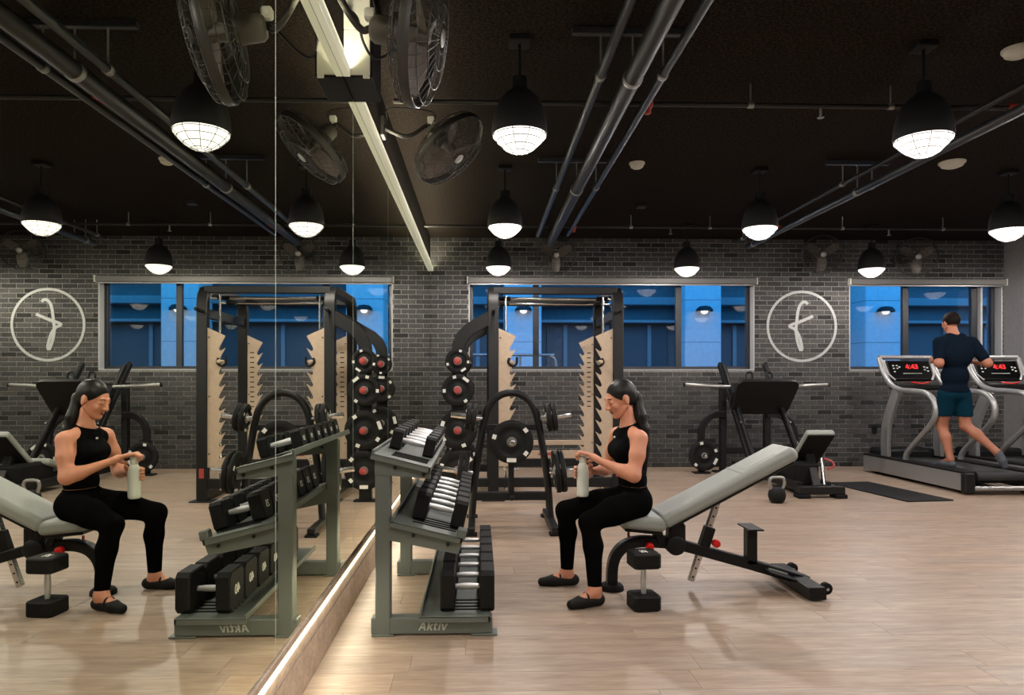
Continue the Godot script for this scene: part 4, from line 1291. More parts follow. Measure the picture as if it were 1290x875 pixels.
func build_treadmills() -> void:
	var x0 := 5.35
	var x1 := 6.25
	var cx := 5.80
	var at := v(cx, 0, 8.58)
	var r := thing("treadmill", "silver treadmill with a runner on its belt", "treadmill", at, "treadmills facing the window")
	for s in [-1.0, 1.0]:
		var xs: float = cx + s * 0.43
		part("side_panel", MB.new().box(v(xs, 0.140, 8.62), Vector3(0.035, 0.20, 2.0), 0.008), M.silver, r, at)
		part("side_rail", MB.new().box(v(cx + s * 0.375, 0.245, 8.60), Vector3(0.15, 0.03, 2.04), 0.008), M.black_matt, r, at)
		part("end_cap", MB.new().box(v(cx + s * 0.40, 0.135, 7.585), Vector3(0.12, 0.225, 0.09), 0.015), M.black, r, at)
		part("levelling_foot", cyl(MB.new(), v(cx + s * 0.36, 0.0, 7.75), v(cx + s * 0.36, 0.07, 7.75), 0.035, 12), M.black_matt, r, at)
		part("levelling_foot", cyl(MB.new(), v(cx + s * 0.36, 0.0, 9.4), v(cx + s * 0.36, 0.07, 9.4), 0.035, 12), M.black_matt, r, at)
		var xt: float = cx + s * 0.36
		var path := curve([v(xt, 1.575, 9.38), v(xt, 1.50, 9.345), v(xt, 1.36, 9.26), v(xt, 1.215, 9.10), v(xt, 1.15, 8.90), v(xt, 1.135, 8.60), v(xt, 1.115, 8.38), v(xt, 1.03, 8.235), v(xt, 0.90, 8.19), v(xt, 0.76, 8.26), v(xt, 0.56, 8.50), v(xt, 0.40, 8.70), v(xt, 0.32, 8.77), v(xt, 0.25, 8.79)], 4)
		part("handrail", MB.new().tube(path, 0.034, 14), M.silver, r, at)
		part("mast", MB.new().bar(curve([v(xt, 0.25, 9.22), v(xt, 0.55, 9.22), v(xt, 0.80, 9.15), v(xt, 1.14, 8.96)], 5), Vector3.RIGHT, 0.05, 0.16), M.silver, r, at)
	part("top_rail", MB.new().tube([v(cx - 0.36, 1.585, 9.385), v(cx + 0.36, 1.585, 9.385)], 0.030, 14), M.silver, r, at)
	part("deck", MB.new().box(v(cx, 0.175, 8.6), Vector3(0.66, 0.10, 1.98), 0.01), M.black_matt, r, at)
	part("belt", MB.new().box(v(cx, 0.233, 8.52), Vector3(0.56, 0.012, 1.84), 0.004), M.belt, r, at)
	part("rear_roller", cyl(MB.new(), v(cx - 0.30, 0.20, 7.60), v(cx + 0.30, 0.20, 7.60), 0.045, 18), M.belt, r, at)
	part("rear_bar", MB.new().box(v(cx, 0.075, 7.565), Vector3(0.72, 0.05, 0.06), 0.015), M.silver, r, at)
	part("motor_cover", MB.new().rbox(v(cx, 0.27, 9.45), Vector3(0.74, 0.16, 0.36), 0.05), M.black, r, at)
	var tb := Basis(Vector3.RIGHT, -0.42)
	var c := part("console", MB.new().rbox(v(cx, 1.40, 9.30), Vector3(0.62, 0.30, 0.07), 0.025, tb), M.black, r, at)
	var face := v(cx, 1.40, 9.30)
	part("panel", MB.new().box(face + tb * Vector3(0, 0, 0.036), Vector3(0.56, 0.25, 0.004), 0.001, tb), M.screen, c, at)
	text("display_digits", "4:43", 0.066, M.digits, c, face + tb * Vector3(0.03, 0.045, 0.039) - at, tb)
	for q in [[-0.22, 0.02], [-0.22, 0.06], [-0.17, 0.06], [-0.17, 0.02], [-0.22, -0.03], [0.2, 0.04], [0.2, 0.0], [0.24, 0.03], [0.24, -0.02], [-0.14, 0.04]]:
		part("key", MB.new().box(face + tb * Vector3(q[0], q[1], 0.039), Vector3(0.026, 0.018, 0.004), 0.001, tb), M.grey_mark, c, at)
	part("heart_bar", MB.new().box(face + tb * Vector3(0.02, -0.055, 0.039), Vector3(0.26, 0.008, 0.003), 0.001, tb), M.grey_mark, c, at)
	part("console_trim", MB.new().tube([face + tb * Vector3(-0.325, 0.15, 0.02), face + tb * Vector3(-0.315, -0.06, 0.03), face + tb * Vector3(-0.25, -0.16, 0.05)], 0.014, 10).tube([face + tb * Vector3(0.325, 0.15, 0.02), face + tb * Vector3(0.315, -0.06, 0.03), face + tb * Vector3(0.25, -0.16, 0.05)], 0.014, 10), M.silver, c, at)
	var cu := part("cup_tray", MB.new().rbox(v(cx, 1.19, 9.16), Vector3(0.60, 0.09, 0.22), 0.03), M.black, r, at)
	part("stop_bar", MB.new().tube(curve([v(cx - 0.12, 1.25, 9.05), v(cx, 1.23, 9.02), v(cx + 0.12, 1.25, 9.05)], 5), 0.009, 8), M.red, cu, at, "red stop bar")
	part("front_foot_bar", MB.new().box(v(cx, 0.09, 9.60), Vector3(0.70, 0.12, 0.06), 0.01), M.black, r, at)
	copy(r, at + Vector3(1.21, 0, 0), "empty silver treadmill beside the concrete pillar")


func build_bench() -> void:
	var d := 4.21
	var at := v(1.35, 0, d)
	var r := thing("gym_bench", "inclined adjustable gym bench with light grey pads and black frame", "bench", at)
	# pads
	var a := Vector2(1.085, 0.430)
	var b := Vector2(1.86, 0.835)
	var ang := (b - a).angle()
	var bs := Basis(Vector3(0, 0, 1), ang)
	var m := (a + b) * 0.5
	var back := part("back_pad", MB.new().rbox(v(m.x, m.y, d), Vector3((b - a).length() + 0.03, 0.085, 0.30), 0.034, bs), M.vinyl_grey, r, at, "light grey inclined back pad")
	part("back_board", MB.new().box(v(m.x, m.y, d) + bs * Vector3(0, -0.048, 0), Vector3((b - a).length() - 0.04, 0.02, 0.25), 0.006, bs), M.black, back, at)
	part("seam", MB.new().box(v(m.x, m.y, d) + bs * Vector3(0.10, 0.0425, 0), Vector3(0.005, 0.002, 0.26), 0.0, bs), M.rack_grey, back, at)
	part("patch", MB.new().box(v(m.x, m.y, d) + bs * Vector3(0.24, 0.0428, 0.03), Vector3(0.20, 0.0012, 0.13), 0.0, bs), M.vinyl_grey, back, at)
	part("seat_pad", MB.new().rbox(v(0.965, 0.425, d), Vector3(0.27, 0.085, 0.30), 0.034, Basis(Vector3(0, 0, 1), -0.10)), M.vinyl_grey, r, at, "light grey seat pad")
	part("seat_board", MB.new().box(v(0.965, 0.372, d), Vector3(0.22, 0.02, 0.22), 0.004, Basis(Vector3(0, 0, 1), -0.10)), M.black, r, at)
	part("pad_bracket", MB.new().box(v(1.075, 0.335, d), Vector3(0.05, 0.10, 0.09), 0.006, Basis(Vector3(0, 0, 1), 0.35)).box(v(1.185, 0.345, d), Vector3(0.10, 0.12, 0.10), 0.01), M.black, r, at)
	# frame
	part("front_leg", MB.new().bar(curve([v(0.795, 0.02, d), v(0.80, 0.14, d), v(0.825, 0.215, d), v(0.88, 0.268, d), v(0.96, 0.290, d), v(1.06, 0.288, d), v(1.20, 0.275, d)], 5), Vector3(0, 0, 1), 0.07, 0.062), M.black, r, at)
	part("front_foot", MB.new().lathe([Vector2(0.0, 0.036), Vector2(0.062, 0.034), Vector2(0.072, 0.022), Vector2(0.074, 0.0), Vector2(0, 0)], 24, Transform3D(Basis(), v(0.795, 0, d))), M.black_matt, r, at)
	part("spine", MB.new().bar([v(1.16, 0.285, d), v(1.62, 0.155, d), v(1.99, 0.045, d)], Vector3(0, 0, 1), 0.07, 0.062), M.black, r, at)
	part("pivot", cyl(MB.new(), v(1.175, 0.275, d - 0.06), v(1.175, 0.275, d + 0.06), 0.06, 20, 0.006), M.black, r, at)
	part("strut_sleeve", MB.new().box(v(1.372, 0.305, d), Vector3(0.062, 0.15, 0.06), 0.006, Basis(Vector3(0, 0, 1), -0.32)), M.black, r, at)
	var stp := part("strut", MB.new().box(v(1.357, 0.285, d), Vector3(0.036, 0.50, 0.036), 0.004, Basis(Vector3(0, 0, 1), -0.33)), M.chrome, r, at, "chrome strut with holes")
	for k in 9:
		var q := v(1.357, 0.285, d) + Basis(Vector3(0, 0, 1), -0.33) * Vector3(0, -0.22 + k * 0.055, 0.0185)
		part("hole", cyl(MB.new(), q, q + Vector3(0, 0, 0.001), 0.006, 8, 0.0), M.black_matt, stp, at)
	for q in [[1.412, 0.29], [1.012, 0.272]]:
		part("knob", cyl(MB.new(), v(q[0], q[1], d - 0.045), v(q[0], q[1], d - 0.085), 0.024, 16, 0.006), M.red, r, at, "red locking knob")
	part("spotter_post", MB.new().box(v(1.645, 0.26, d), Vector3(0.062, 0.22, 0.07), 0.005), M.black, r, at)
	part("spotter_plate", MB.new().box(v(1.645, 0.372, d), Vector3(0.09, 0.010, 0.20), 0.003), M.black, r, at)
	part("rear_foot", MB.new().bar([v(1.93, 0.045, 3.94), v(1.93, 0.045, 4.48)], Vector3(1, 0, 0), 0.10, 0.07), M.black, r, at)
	part("foot_step", MB.new().box(v(1.79, 0.105, d), Vector3(0.16, 0.012, 0.30), 0.004, Basis(Vector3(0, 0, 1), -0.29)), M.black_matt, r, at)
	for e in [3.99, 4.43]:
		part("wheel", cyl(MB.new(), v(2.0, 0.062, e - 0.02), v(2.0, 0.062, e + 0.02), 0.034, 18, 0.006), M.black_matt, r, at)
		part("wheel_bolt", cyl(MB.new(), v(2.0, 0.062, e - 0.02), v(2.0, 0.062, e - 0.026), 0.010, 10), M.chrome, r, at)
	part("nameplate", MB.new().box(v(1.80, 0.108, d - 0.0358), Vector3(0.12, 0.018, 0.001), 0.0, Basis(Vector3(0, 0, 1), -0.29)), M.grey_mark, r, at)
	part("seat_pin", MB.new().tube([v(0.89, 0.325, d - 0.04), v(0.89, 0.355, d - 0.04)], 0.008, 8), M.dull_red, r, at)


func build_small() -> void:
	# kettlebell
	var at := v(3.08, 0, 7.17)
	var k := thing("kettlebell", "black kettlebell with bright metal handle standing beside the leg press foot", "kettlebell", at)
	part("ball", MB.new().lathe([Vector2(0, 0), Vector2(0.055, 0), Vector2(0.075, 0.022), Vector2(0.087, 0.06), Vector2(0.089, 0.09), Vector2(0.08, 0.125), Vector2(0.06, 0.15), Vector2(0.03, 0.163), Vector2(0, 0.165)], 28), M.rubber, k)
	part("handle", MB.new().tube(curve([Vector3(-0.055, 0.135, 0), Vector3(-0.078, 0.20, 0), Vector3(-0.07, 0.245, 0), Vector3(-0.04, 0.262, 0), Vector3(0.04, 0.262, 0), Vector3(0.07, 0.245, 0), Vector3(0.078, 0.20, 0), Vector3(0.055, 0.135, 0)], 5), 0.0165, 12), M.steel, k, Vector3.ZERO, "bright metal handle")
	# exercise mat
	var ma := v(4.64, 0, 7.86)
	var m := MeshInstance3D.new()
	m.name = numbered("exercise_mat")
	m.mesh = MB.new().box(Vector3(0, 0.007, 0), Vector3(0.54, 0.014, 1.36), 0.004).mesh()
	m.material_override = M.rubber
	add_child(m)
	m.position = ma
	m.rotation.y = 0.115
	tag(m, "thin black rubber mat lying on the floor beside the treadmill", "mat")
	# socket on the brick wall
	var sa := v(5.83, 0.55, DW - 0.006)
	var s := thing("wall_socket", "black power socket on the brick wall behind the treadmill", "socket", sa)
	part("plate", MB.new().box(sa, Vector3(0.075, 0.12, 0.012), 0.003), M.black, s, sa)
	part("outlet", MB.new().box(sa + Vector3(0, 0, 0.008), Vector3(0.045, 0.08, 0.006), 0.002), M.black_matt, s, sa)
	# painted emblem: a ring with a looped letter
	var ea := v(4.743, 2.07, DW - 0.004)
	var e := thing("wall_emblem", "large pale ring with a looped letter f painted on the brick wall", "emblem", ea)
	var ring := MB.new()
	var n := 72
	for i in n:
		var a0 := TAU * i / n
		var a1 := TAU * (i + 1) / n
		var p0 := Vector3(cos(a0), sin(a0), 0)
		var p1 := Vector3(cos(a1), sin(a1), 0)
		var f := Vector3(0, 0, 0.002)
		ring.quad(p0 * 0.49 + f, p1 * 0.49 + f, p1 * 0.527 + f, p0 * 0.527 + f, Vector3(0, 0, 1))
		ring.quad(p0 * 0.527 - f, p1 * 0.527 - f, p1 * 0.527 + f, p0 * 0.527 + f, p0)
		ring.quad(p0 * 0.49 - f, p1 * 0.49 - f, p1 * 0.49 + f, p0 * 0.49 + f, -p0)
	part("ring", ring, M.paint, e)
	var lines := [[[495, 243], [482, 228], [462, 222], [437, 235], [415, 268], [402, 320], [395, 380], [388, 440], [385, 490], [392, 550], [408, 615], [430, 670]], [[430, 670], [442, 645], [432, 590], [415, 535], [395, 497], [368, 468], [328, 447], [345, 430], [420, 405], [545, 352]]]
	var z := 0.0
	for L in lines:
		var pl := []
		for q in L:
			pl.append(Vector3((q[0] - 440) * 0.00161, (445 - q[1]) * 0.00161, 0))
		var sp := PackedVector2Array()
		for q in curve(pl, 4):
			sp.append(Vector2(q.x, q.y))
		for poly in Geometry2D.offset_polyline(sp, 0.021, Geometry2D.JOIN_ROUND, Geometry2D.END_ROUND):
			if not Geometry2D.is_polygon_clockwise(poly):
				part("letter_stroke", MB.new().prism(poly, 0.004, Transform3D(Basis(), Vector3(0, 0, z))), M.paint, e)
		z += 0.0006

# ---------- people: smooth blends of tapered capsules and ellipsoids, meshed as surface nets ----------
func cap(a: Vector3, b: Vector3, ra: float, rb: float) -> Array:
	return [0, a, b, ra, rb]

func ell(c: Vector3, r: Vector3, bs := Basis()) -> Array:
	return [1, c, r, bs]

func grown(prims: Array, g: float) -> Array:
	var out := []
	for q in prims:
		out.append([0, q[1], q[2], q[3] + g, q[4] + g] if q[0] == 0 else [1, q[1], q[2] + Vector3.ONE * g, q[3]])
	return out

# cuts: ["plane", n, d] removes n.p > d; ["ball", c, r] removes the inside; ["ell", c, radii, basis] likewise
func net(mb: MB, prims: Array, cell: float, k: float, cuts := []) -> MB:
	var pad := 0.02 + cell * 2.0
	var lo := Vector3.ONE * 1e9
	var hi := -lo
	var bounds := []
	for q in prims:
		var a: Vector3
		var b: Vector3
		if q[0] == 0:
			var r: float = maxf(q[3], q[4])
			a = Vector3(minf(q[1].x, q[2].x), minf(q[1].y, q[2].y), minf(q[1].z, q[2].z)) - Vector3.ONE * (r + pad)
			b = Vector3(maxf(q[1].x, q[2].x), maxf(q[1].y, q[2].y), maxf(q[1].z, q[2].z)) + Vector3.ONE * (r + pad)
		else:
			var rr: Vector3 = q[2]
			var bs: Basis = q[3]
			var e := Vector3(sqrt(pow(bs.x.x * rr.x, 2) + pow(bs.y.x * rr.y, 2) + pow(bs.z.x * rr.z, 2)), sqrt(pow(bs.x.y * rr.x, 2) + pow(bs.y.y * rr.y, 2) + pow(bs.z.y * rr.z, 2)), sqrt(pow(bs.x.z * rr.x, 2) + pow(bs.y.z * rr.y, 2) + pow(bs.z.z * rr.z, 2)))
			a = q[1] - e - Vector3.ONE * pad
			b = q[1] + e + Vector3.ONE * pad
		bounds.append([a, b])
		lo = lo.min(a)
		hi = hi.max(b)
	var nx := int((hi.x - lo.x) / cell) + 2
	var ny := int((hi.y - lo.y) / cell) + 2
	var nz := int((hi.z - lo.z) / cell) + 2
	var acc := PackedFloat32Array()
	acc.resize(nx * ny * nz)
	acc.fill(0.0)
	for pi in prims.size():
		var q: Array = prims[pi]
		var i0 := ((bounds[pi][0] - lo) / cell).floor() as Vector3
		var i1 := ((bounds[pi][1] - lo) / cell).ceil() as Vector3
		var x0 := maxi(0, int(i0.x)); var x1 := mini(nx - 1, int(i1.x))
		var y0 := maxi(0, int(i0.y)); var y1 := mini(ny - 1, int(i1.y))
		var z0 := maxi(0, int(i0.z)); var z1 := mini(nz - 1, int(i1.z))
		if q[0] == 0:
			var a: Vector3 = q[1]
			var ab: Vector3 = q[2] - a
			var inv := 1.0 / maxf(ab.length_squared(), 1e-9)
			var ra: float = q[3]
			var dr: float = q[4] - ra
			for z in range(z0, z1 + 1):
				for y in range(y0, y1 + 1):
					var base := (z * ny + y) * nx
					for x in range(x0, x1 + 1):
						var p := lo + Vector3(x, y, z) * cell
						var t := clampf((p - a).dot(ab) * inv, 0.0, 1.0)
						var d := p.distance_to(a + ab * t) - ra - dr * t
						if d < pad:
							acc[base + x] += exp(-k * d)
		else:
			var c: Vector3 = q[1]
			var r: Vector3 = q[2]
			var bt: Basis = (q[3] as Basis).transposed()
			var ir := Vector3.ONE / r
			var ir2 := ir * ir
			for z in range(z0, z1 + 1):
				for y in range(y0, y1 + 1):
					var base := (z * ny + y) * nx
					for x in range(x0, x1 + 1):
						var p := bt * (lo + Vector3(x, y, z) * cell - c)
						var k0 := (p * ir).length()
						var k1 := (p * ir2).length()
						var d := k0 * (k0 - 1.0) / maxf(k1, 1e-6) if k0 > 0.05 else -minf(r.x, minf(r.y, r.z))
						if d < pad:
							acc[base + x] += exp(-k * d)
	var big := 1.0
	for i in acc.size():
		acc[i] = -log(acc[i]) / k if acc[i] > 1e-9 else big
	for z in (nz if cuts.size() else 0):
		for y in ny:
			var base := (z * ny + y) * nx
			for x in nx:
				var f := acc[base + x]
				if f < cell * 3.0:
					var p := lo + Vector3(x, y, z) * cell
					for q in cuts:
						if q[0] == "plane":
							f = maxf(f, (q[1] as Vector3).dot(p) - q[2])
						elif q[0] == "ball":
							f = maxf(f, q[2] - p.distance_to(q[1]))
						else:
							var l: Vector3 = ((q[3] as Basis).transposed() * (p - q[1])) / q[2]
							f = maxf(f, (1.0 - l.length()) * minf(q[2].x, minf(q[2].y, q[2].z)))
					acc[base + x] = f
	# surface nets
	var sy := nx
	var sz := nx * ny
	var offs := [0, 1, sy, sy + 1, sz, sz + 1, sz + sy, sz + sy + 1]
	var corner := [Vector3(0, 0, 0), Vector3(1, 0, 0), Vector3(0, 1, 0), Vector3(1, 1, 0), Vector3(0, 0, 1), Vector3(1, 0, 1), Vector3(0, 1, 1), Vector3(1, 1, 1)]
	var edges := [[0, 1], [2, 3], [4, 5], [6, 7], [0, 2], [1, 3], [4, 6], [5, 7], [0, 4], [1, 5], [2, 6], [3, 7]]
	var vid := {}
	var pos := PackedVector3Array()
	var nor := PackedVector3Array()
	var near := cell * 2.0
	for z in nz - 1:
		for y in ny - 1:
			var base := (z * ny + y) * nx
			for x in nx - 1:
				var i := base + x
				if absf(acc[i]) > near:
					continue
				var neg := 0
				for o in offs:
					if acc[i + o] < 0.0:
						neg += 1
				if neg == 0 or neg == 8:
					continue
				var s := Vector3.ZERO
				var cnt := 0
				for e in edges:
					var fa := acc[i + offs[e[0]]]
					var fb := acc[i + offs[e[1]]]
					if (fa < 0.0) != (fb < 0.0):
						s += (corner[e[0]] as Vector3).lerp(corner[e[1]], fa / (fa - fb))
						cnt += 1
				s /= cnt
				vid[i] = pos.size()
				pos.append(lo + (Vector3(x, y, z) + s) * cell)
				var g := Vector3(acc[i + 1] + acc[i + sy + 1] + acc[i + sz + 1] + acc[i + sz + sy + 1] - acc[i] - acc[i + sy] - acc[i + sz] - acc[i + sz + sy],
					acc[i + sy] + acc[i + sy + 1] + acc[i + sz + sy] + acc[i + sz + sy + 1] - acc[i] - acc[i + 1] - acc[i + sz] - acc[i + sz + 1],
					acc[i + sz] + acc[i + sz + 1] + acc[i + sz + sy] + acc[i + sz + sy + 1] - acc[i] - acc[i + 1] - acc[i + sy] - acc[i + sy + 1])
				nor.append(g.normalized())
	for i in vid:
		var f0 := acc[i]
		for ax in 3:
			var st: int = [1, sy, sz][ax]
			var u: int = [sy, sz, 1][ax]
			var w: int = [sz, 1, sy][ax]
			if (f0 < 0.0) == (acc[i + st] < 0.0):
				continue
			if not (vid.has(i - u) and vid.has(i - w) and vid.has(i - u - w)):
				continue
			var a: int = vid[i]
			var b: int = vid[i - u]
			var c: int = vid[i - u - w]
			var d: int = vid[i - w]
			mb.squad(pos[a], pos[b], pos[c], pos[d], nor[a], nor[b], nor[c], nor[d])
	return mb

func chain(pts: Array, rs: Array) -> Array:
	var out := []
	for i in pts.size() - 1:
		out.append(cap(pts[i], pts[i + 1], rs[i], rs[i + 1]))
	return out

func head_prims(c: Vector3, b: Basis, s := 1.0) -> Array:
	var L := func(x: float, y: float, z: float) -> Vector3: return c + b * (Vector3(x, y, z) * s)
	var out := [
		ell(L.call(0, 0.030, -0.015), Vector3(0.070, 0.080, 0.088) * s, b),
		ell(L.call(0, -0.025, 0.026), Vector3(0.052, 0.080, 0.056) * s, b),
		cap(L.call(0, 0.004, 0.083), L.call(0, -0.028, 0.0975), 0.0075 * s, 0.0105 * s),
		cap(L.call(-0.026, 0.020, 0.072), L.call(0.026, 0.020, 0.072), 0.010 * s, 0.010 * s),
		cap(L.call(0, -0.086, 0.052), L.call(0, -0.088, 0.062), 0.018 * s, 0.014 * s)]
	for q in [-1.0, 1.0]:
		out.append(cap(L.call(q * 0.048, -0.045, -0.005), L.call(q * 0.012, -0.088, 0.052), 0.017 * s, 0.015 * s))
		out.append(ell(L.call(q * 0.034, -0.026, 0.055), Vector3(0.019, 0.020, 0.019) * s, b))
		out.append(ell(L.call(q * 0.010, -0.032, 0.089), Vector3(0.0065, 0.006, 0.007) * s, b))
		out.append(ell(L.call(q * 0.029, 0.001, 0.066), Vector3(0.013, 0.009, 0.012) * s, b))
		out.append(ell(L.call(q * 0.071, -0.006, -0.012), Vector3(0.008, 0.029, 0.018) * s, b * Basis(Vector3.UP, q * 0.35)))
	return out

func build_woman() -> void:
	var at := v(0.93, 0.46, 4.21)
	var w := thing("person", "seated person in black sleeveless top and leggings opening a white bottle", "person", at)
	var hip_l := v(0.925, 0.535, 4.115)
	var hip_r := v(0.925, 0.535, 4.305)
	var knee_l := v(0.622, 0.455, 3.98)
	var knee_r := v(0.525, 0.462, 4.30)
	var ank_l := v(0.642, 0.085, 3.90)
	var ank_r := v(0.535, 0.082, 4.30)
	var twist := Basis(Vector3.UP, 0.0)
	var ch := aim(Vector3(-0.97, -0.10, 0.24))        # z forward, x sideways
	var torso := [
		ell(v(0.935, 0.548, 4.21), Vector3(0.150, 0.088, 0.092), aim(Vector3(-1, 0, 0.06))),
		ell(v(0.922, 0.665, 4.208), Vector3(0.112, 0.10, 0.076), aim(Vector3(-1, 0, 0.1))),
		ell(v(0.905, 0.835, 4.205), Vector3(0.128, 0.125, 0.086), ch),
		cap(v(0.925, 0.925, 4.085), v(0.872, 0.925, 4.325), 0.046, 0.046),
		cap(v(0.858, 0.845, 4.140), v(0.838, 0.845, 4.250), 0.054, 0.054)]
	var legs := []
	legs += chain([hip_l, (hip_l + knee_l) * 0.5 + Vector3(0, 0.008, 0), knee_l], [0.082, 0.072, 0.050])
	legs += chain([knee_l, knee_l.lerp(ank_l, 0.35) + Vector3(0.012, 0, 0), ank_l], [0.048, 0.046, 0.031])
	legs += chain([hip_r, (hip_r + knee_r) * 0.5 + Vector3(0, 0.008, 0), knee_r], [0.082, 0.072, 0.050])
	legs += chain([knee_r, knee_r.lerp(ank_r, 0.35) + Vector3(0.012, 0, 0), ank_r], [0.048, 0.046, 0.031])
	var sh_l := v(0.930, 0.925, 4.050)
	var sh_r := v(0.858, 0.925, 4.362)
	var el_l := v(0.882, 0.718, 3.985)
	var wr_l := v(0.705, 0.792, 4.085)
	var el_r := v(0.815, 0.700, 4.425)
	var wr_r := v(0.700, 0.705, 4.305)
	var arms := []
	arms += chain([sh_l, sh_l.lerp(el_l, 0.45), el_l], [0.047, 0.042, 0.034])
	arms += chain([el_l, el_l.lerp(wr_l, 0.3), wr_l], [0.035, 0.034, 0.0225])
	arms += chain([sh_r, sh_r.lerp(el_r, 0.45), el_r], [0.047, 0.042, 0.034])
	arms += chain([el_r, el_r.lerp(wr_r, 0.3), wr_r], [0.035, 0.034, 0.0225])
	var hc := v(0.846, 1.152, 4.205)
	var hb := aim(Vector3(-0.93, -0.32, 0.17))
	var neck := [cap(v(0.898, 0.965, 4.205), v(0.886, 1.085, 4.205), 0.048, 0.039), cap(v(0.90, 0.985, 4.205), v(0.91, 0.945, 4.10), 0.035, 0.03), cap(v(0.895, 0.985, 4.205), v(0.875, 0.945, 4.31), 0.035, 0.03)]
	var feet := [cap(ank_l, v(0.56, 0.035, 3.868), 0.030, 0.022), cap(ank_l, v(0.66, 0.034, 3.908), 0.028, 0.026), cap(v(0.56, 0.035, 3.868), v(0.515, 0.026, 3.85), 0.023, 0.017),
		cap(ank_r, v(0.455, 0.035, 4.294), 0.030, 0.022), cap(ank_r, v(0.565, 0.034, 4.30), 0.028, 0.026), cap(v(0.455, 0.035, 4.294), v(0.395, 0.026, 4.291), 0.023, 0.017)]
	var body := MB.new()
	net(body, torso + legs + arms + neck + feet, 0.009, 90.0)
	net(body, head_prims(hc, hb), 0.0034, 190.0)
	# left hand closes over the cap from above
	var pl := [cap(wr_l, v(0.672, 0.812, 4.135), 0.021, 0.019)]
	for i in 4:
		pl.append(cap(v(0.676, 0.812, 4.125 + 0.012 * i), v(0.640, 0.824, 4.163 + 0.017 * i), 0.0125, 0.0105))
	for i in 4:
		pl += chain([v(0.640, 0.824, 4.163 + 0.017 * i), v(0.606, 0.830, 4.188 + 0.015 * i), v(0.584, 0.812, 4.200 + 0.013 * i), v(0.586, 0.788 + 0.004 * i, 4.204 + 0.012 * i)], [0.0098, 0.0092, 0.0085, 0.0072])
	pl += chain([v(0.676, 0.800, 4.135), v(0.662, 0.786, 4.168), v(0.650, 0.776, 4.195)], [0.0125, 0.0105, 0.0085])
	net(body, pl, 0.003, 330.0)
	# right hand wraps the bottle
	var pr := [cap(wr_r, v(0.678, 0.706, 4.285), 0.021, 0.017)]
	for i in 4:
		var y := 0.735 - i * 0.0195
		var ring := []
		for a in [0.62, 1.25, 1.95, 2.75, 3.45]:
			ring.append(v(0.622 + cos(a) * 0.0465, y, 4.225 + sin(a) * 0.0465))
		pr.append(cap(v(0.678, y * 0.7 + 0.21, 4.282), ring[0], 0.014, 0.0115))
		pr += chain(ring, [0.0108, 0.0100, 0.0094, 0.0086, 0.0070])
	pr += chain([v(0.682, 0.722, 4.268), v(0.674, 0.748, 4.232), v(0.660, 0.758, 4.198)], [0.0125, 0.0108, 0.0085])
	net(body, pr, 0.003, 330.0)
	part("body", body, M.skin, w, at)
	# clothes
	var top := MB.new()
	var tp := grown(torso.slice(1), 0.0065) + [cap(v(0.903, 0.955, 4.17), v(0.885, 0.955, 4.25), 0.052, 0.052), cap(v(0.90, 0.93, 4.19), v(0.893, 0.992, 4.205), 0.064, 0.053)]
	net(top, tp, 0.006, 110.0, [["plane", Vector3.DOWN, -0.632], ["plane", Vector3(-0.35, 0.93, 0), 0.615], ["ell", v(0.955, 0.945, 4.030), Vector3(0.080, 0.098, 0.066), Basis()], ["ell", v(0.855, 0.945, 4.385), Vector3(0.082, 0.098, 0.066), Basis()]])
	part("tank_top", top, M.cloth_black, w, at, "black sleeveless top")
	part("logo_mark", MB.new().box(v(0.800, 0.927, 4.150), Vector3(0.012, 0.012, 0.012), 0.003, ch), M.white_mark, w, at)
	var lg := MB.new()
	net(lg, grown(torso.slice(0, 2) + legs, 0.0065), 0.0065, 90.0, [["plane", Vector3.UP, 0.6315], ["plane", Vector3.DOWN, -0.098]])
	part("leggings", lg, M.legging, w, at, "black leggings")
	# shoes
	for q in [[v(0.668, 0.036, 3.910), v(0.56, 0.034, 3.868), v(0.503, 0.027, 3.846), ank_l], [v(0.578, 0.036, 4.30), v(0.455, 0.034, 4.294), v(0.380, 0.027, 4.290), ank_r]]:
		var f: Vector3 = (q[2] - q[0]).normalized()
		var sh := MB.new()
		net(sh, chain([q[0], q[1], q[2]], [0.034, 0.034, 0.026]), 0.0045, 160.0, [["plane", Vector3.DOWN, -0.0025], ["ell", q[0].lerp(q[1], 0.52) + Vector3(0, 0.048, 0), Vector3(0.036, 0.040, 0.072), aim(f)]])
		var so := part("shoe", sh, M.shoe, w, at, "black flat shoe")
		var side := f.cross(Vector3.UP)
		var sp: Vector3 = q[0].lerp(q[1], 0.72)
		part("strap", MB.new().tube(curve([sp + side * 0.036 + Vector3(0, 0.012, 0), sp + side * 0.024 + Vector3(0, 0.036, 0), sp + Vector3(0, 0.045, 0), sp - side * 0.024 + Vector3(0, 0.036, 0), sp - side * 0.036 + Vector3(0, 0.012, 0)], 4), 0.0055, 8), M.shoe, so, at)
	# hair pulled back into a long tail
	var hr := MB.new()
	var Lh := func(x: float, y: float, z: float) -> Vector3: return hc + hb * Vector3(x, y, z)
	var n1 := hb * Vector3(0, -0.42, 0.91)
	var n2 := hb * Vector3(0, -1, 0.25)
	net(hr, [ell(Lh.call(0, 0.034, -0.020), Vector3(0.0742, 0.0835, 0.092), hb), ell(Lh.call(0, -0.005, -0.062), Vector3(0.055, 0.055, 0.045), hb)], 0.0045, 140.0, [["plane", n1, n1.dot(hc) + 0.036], ["plane", n2, n2.dot(hc) + 0.045]])
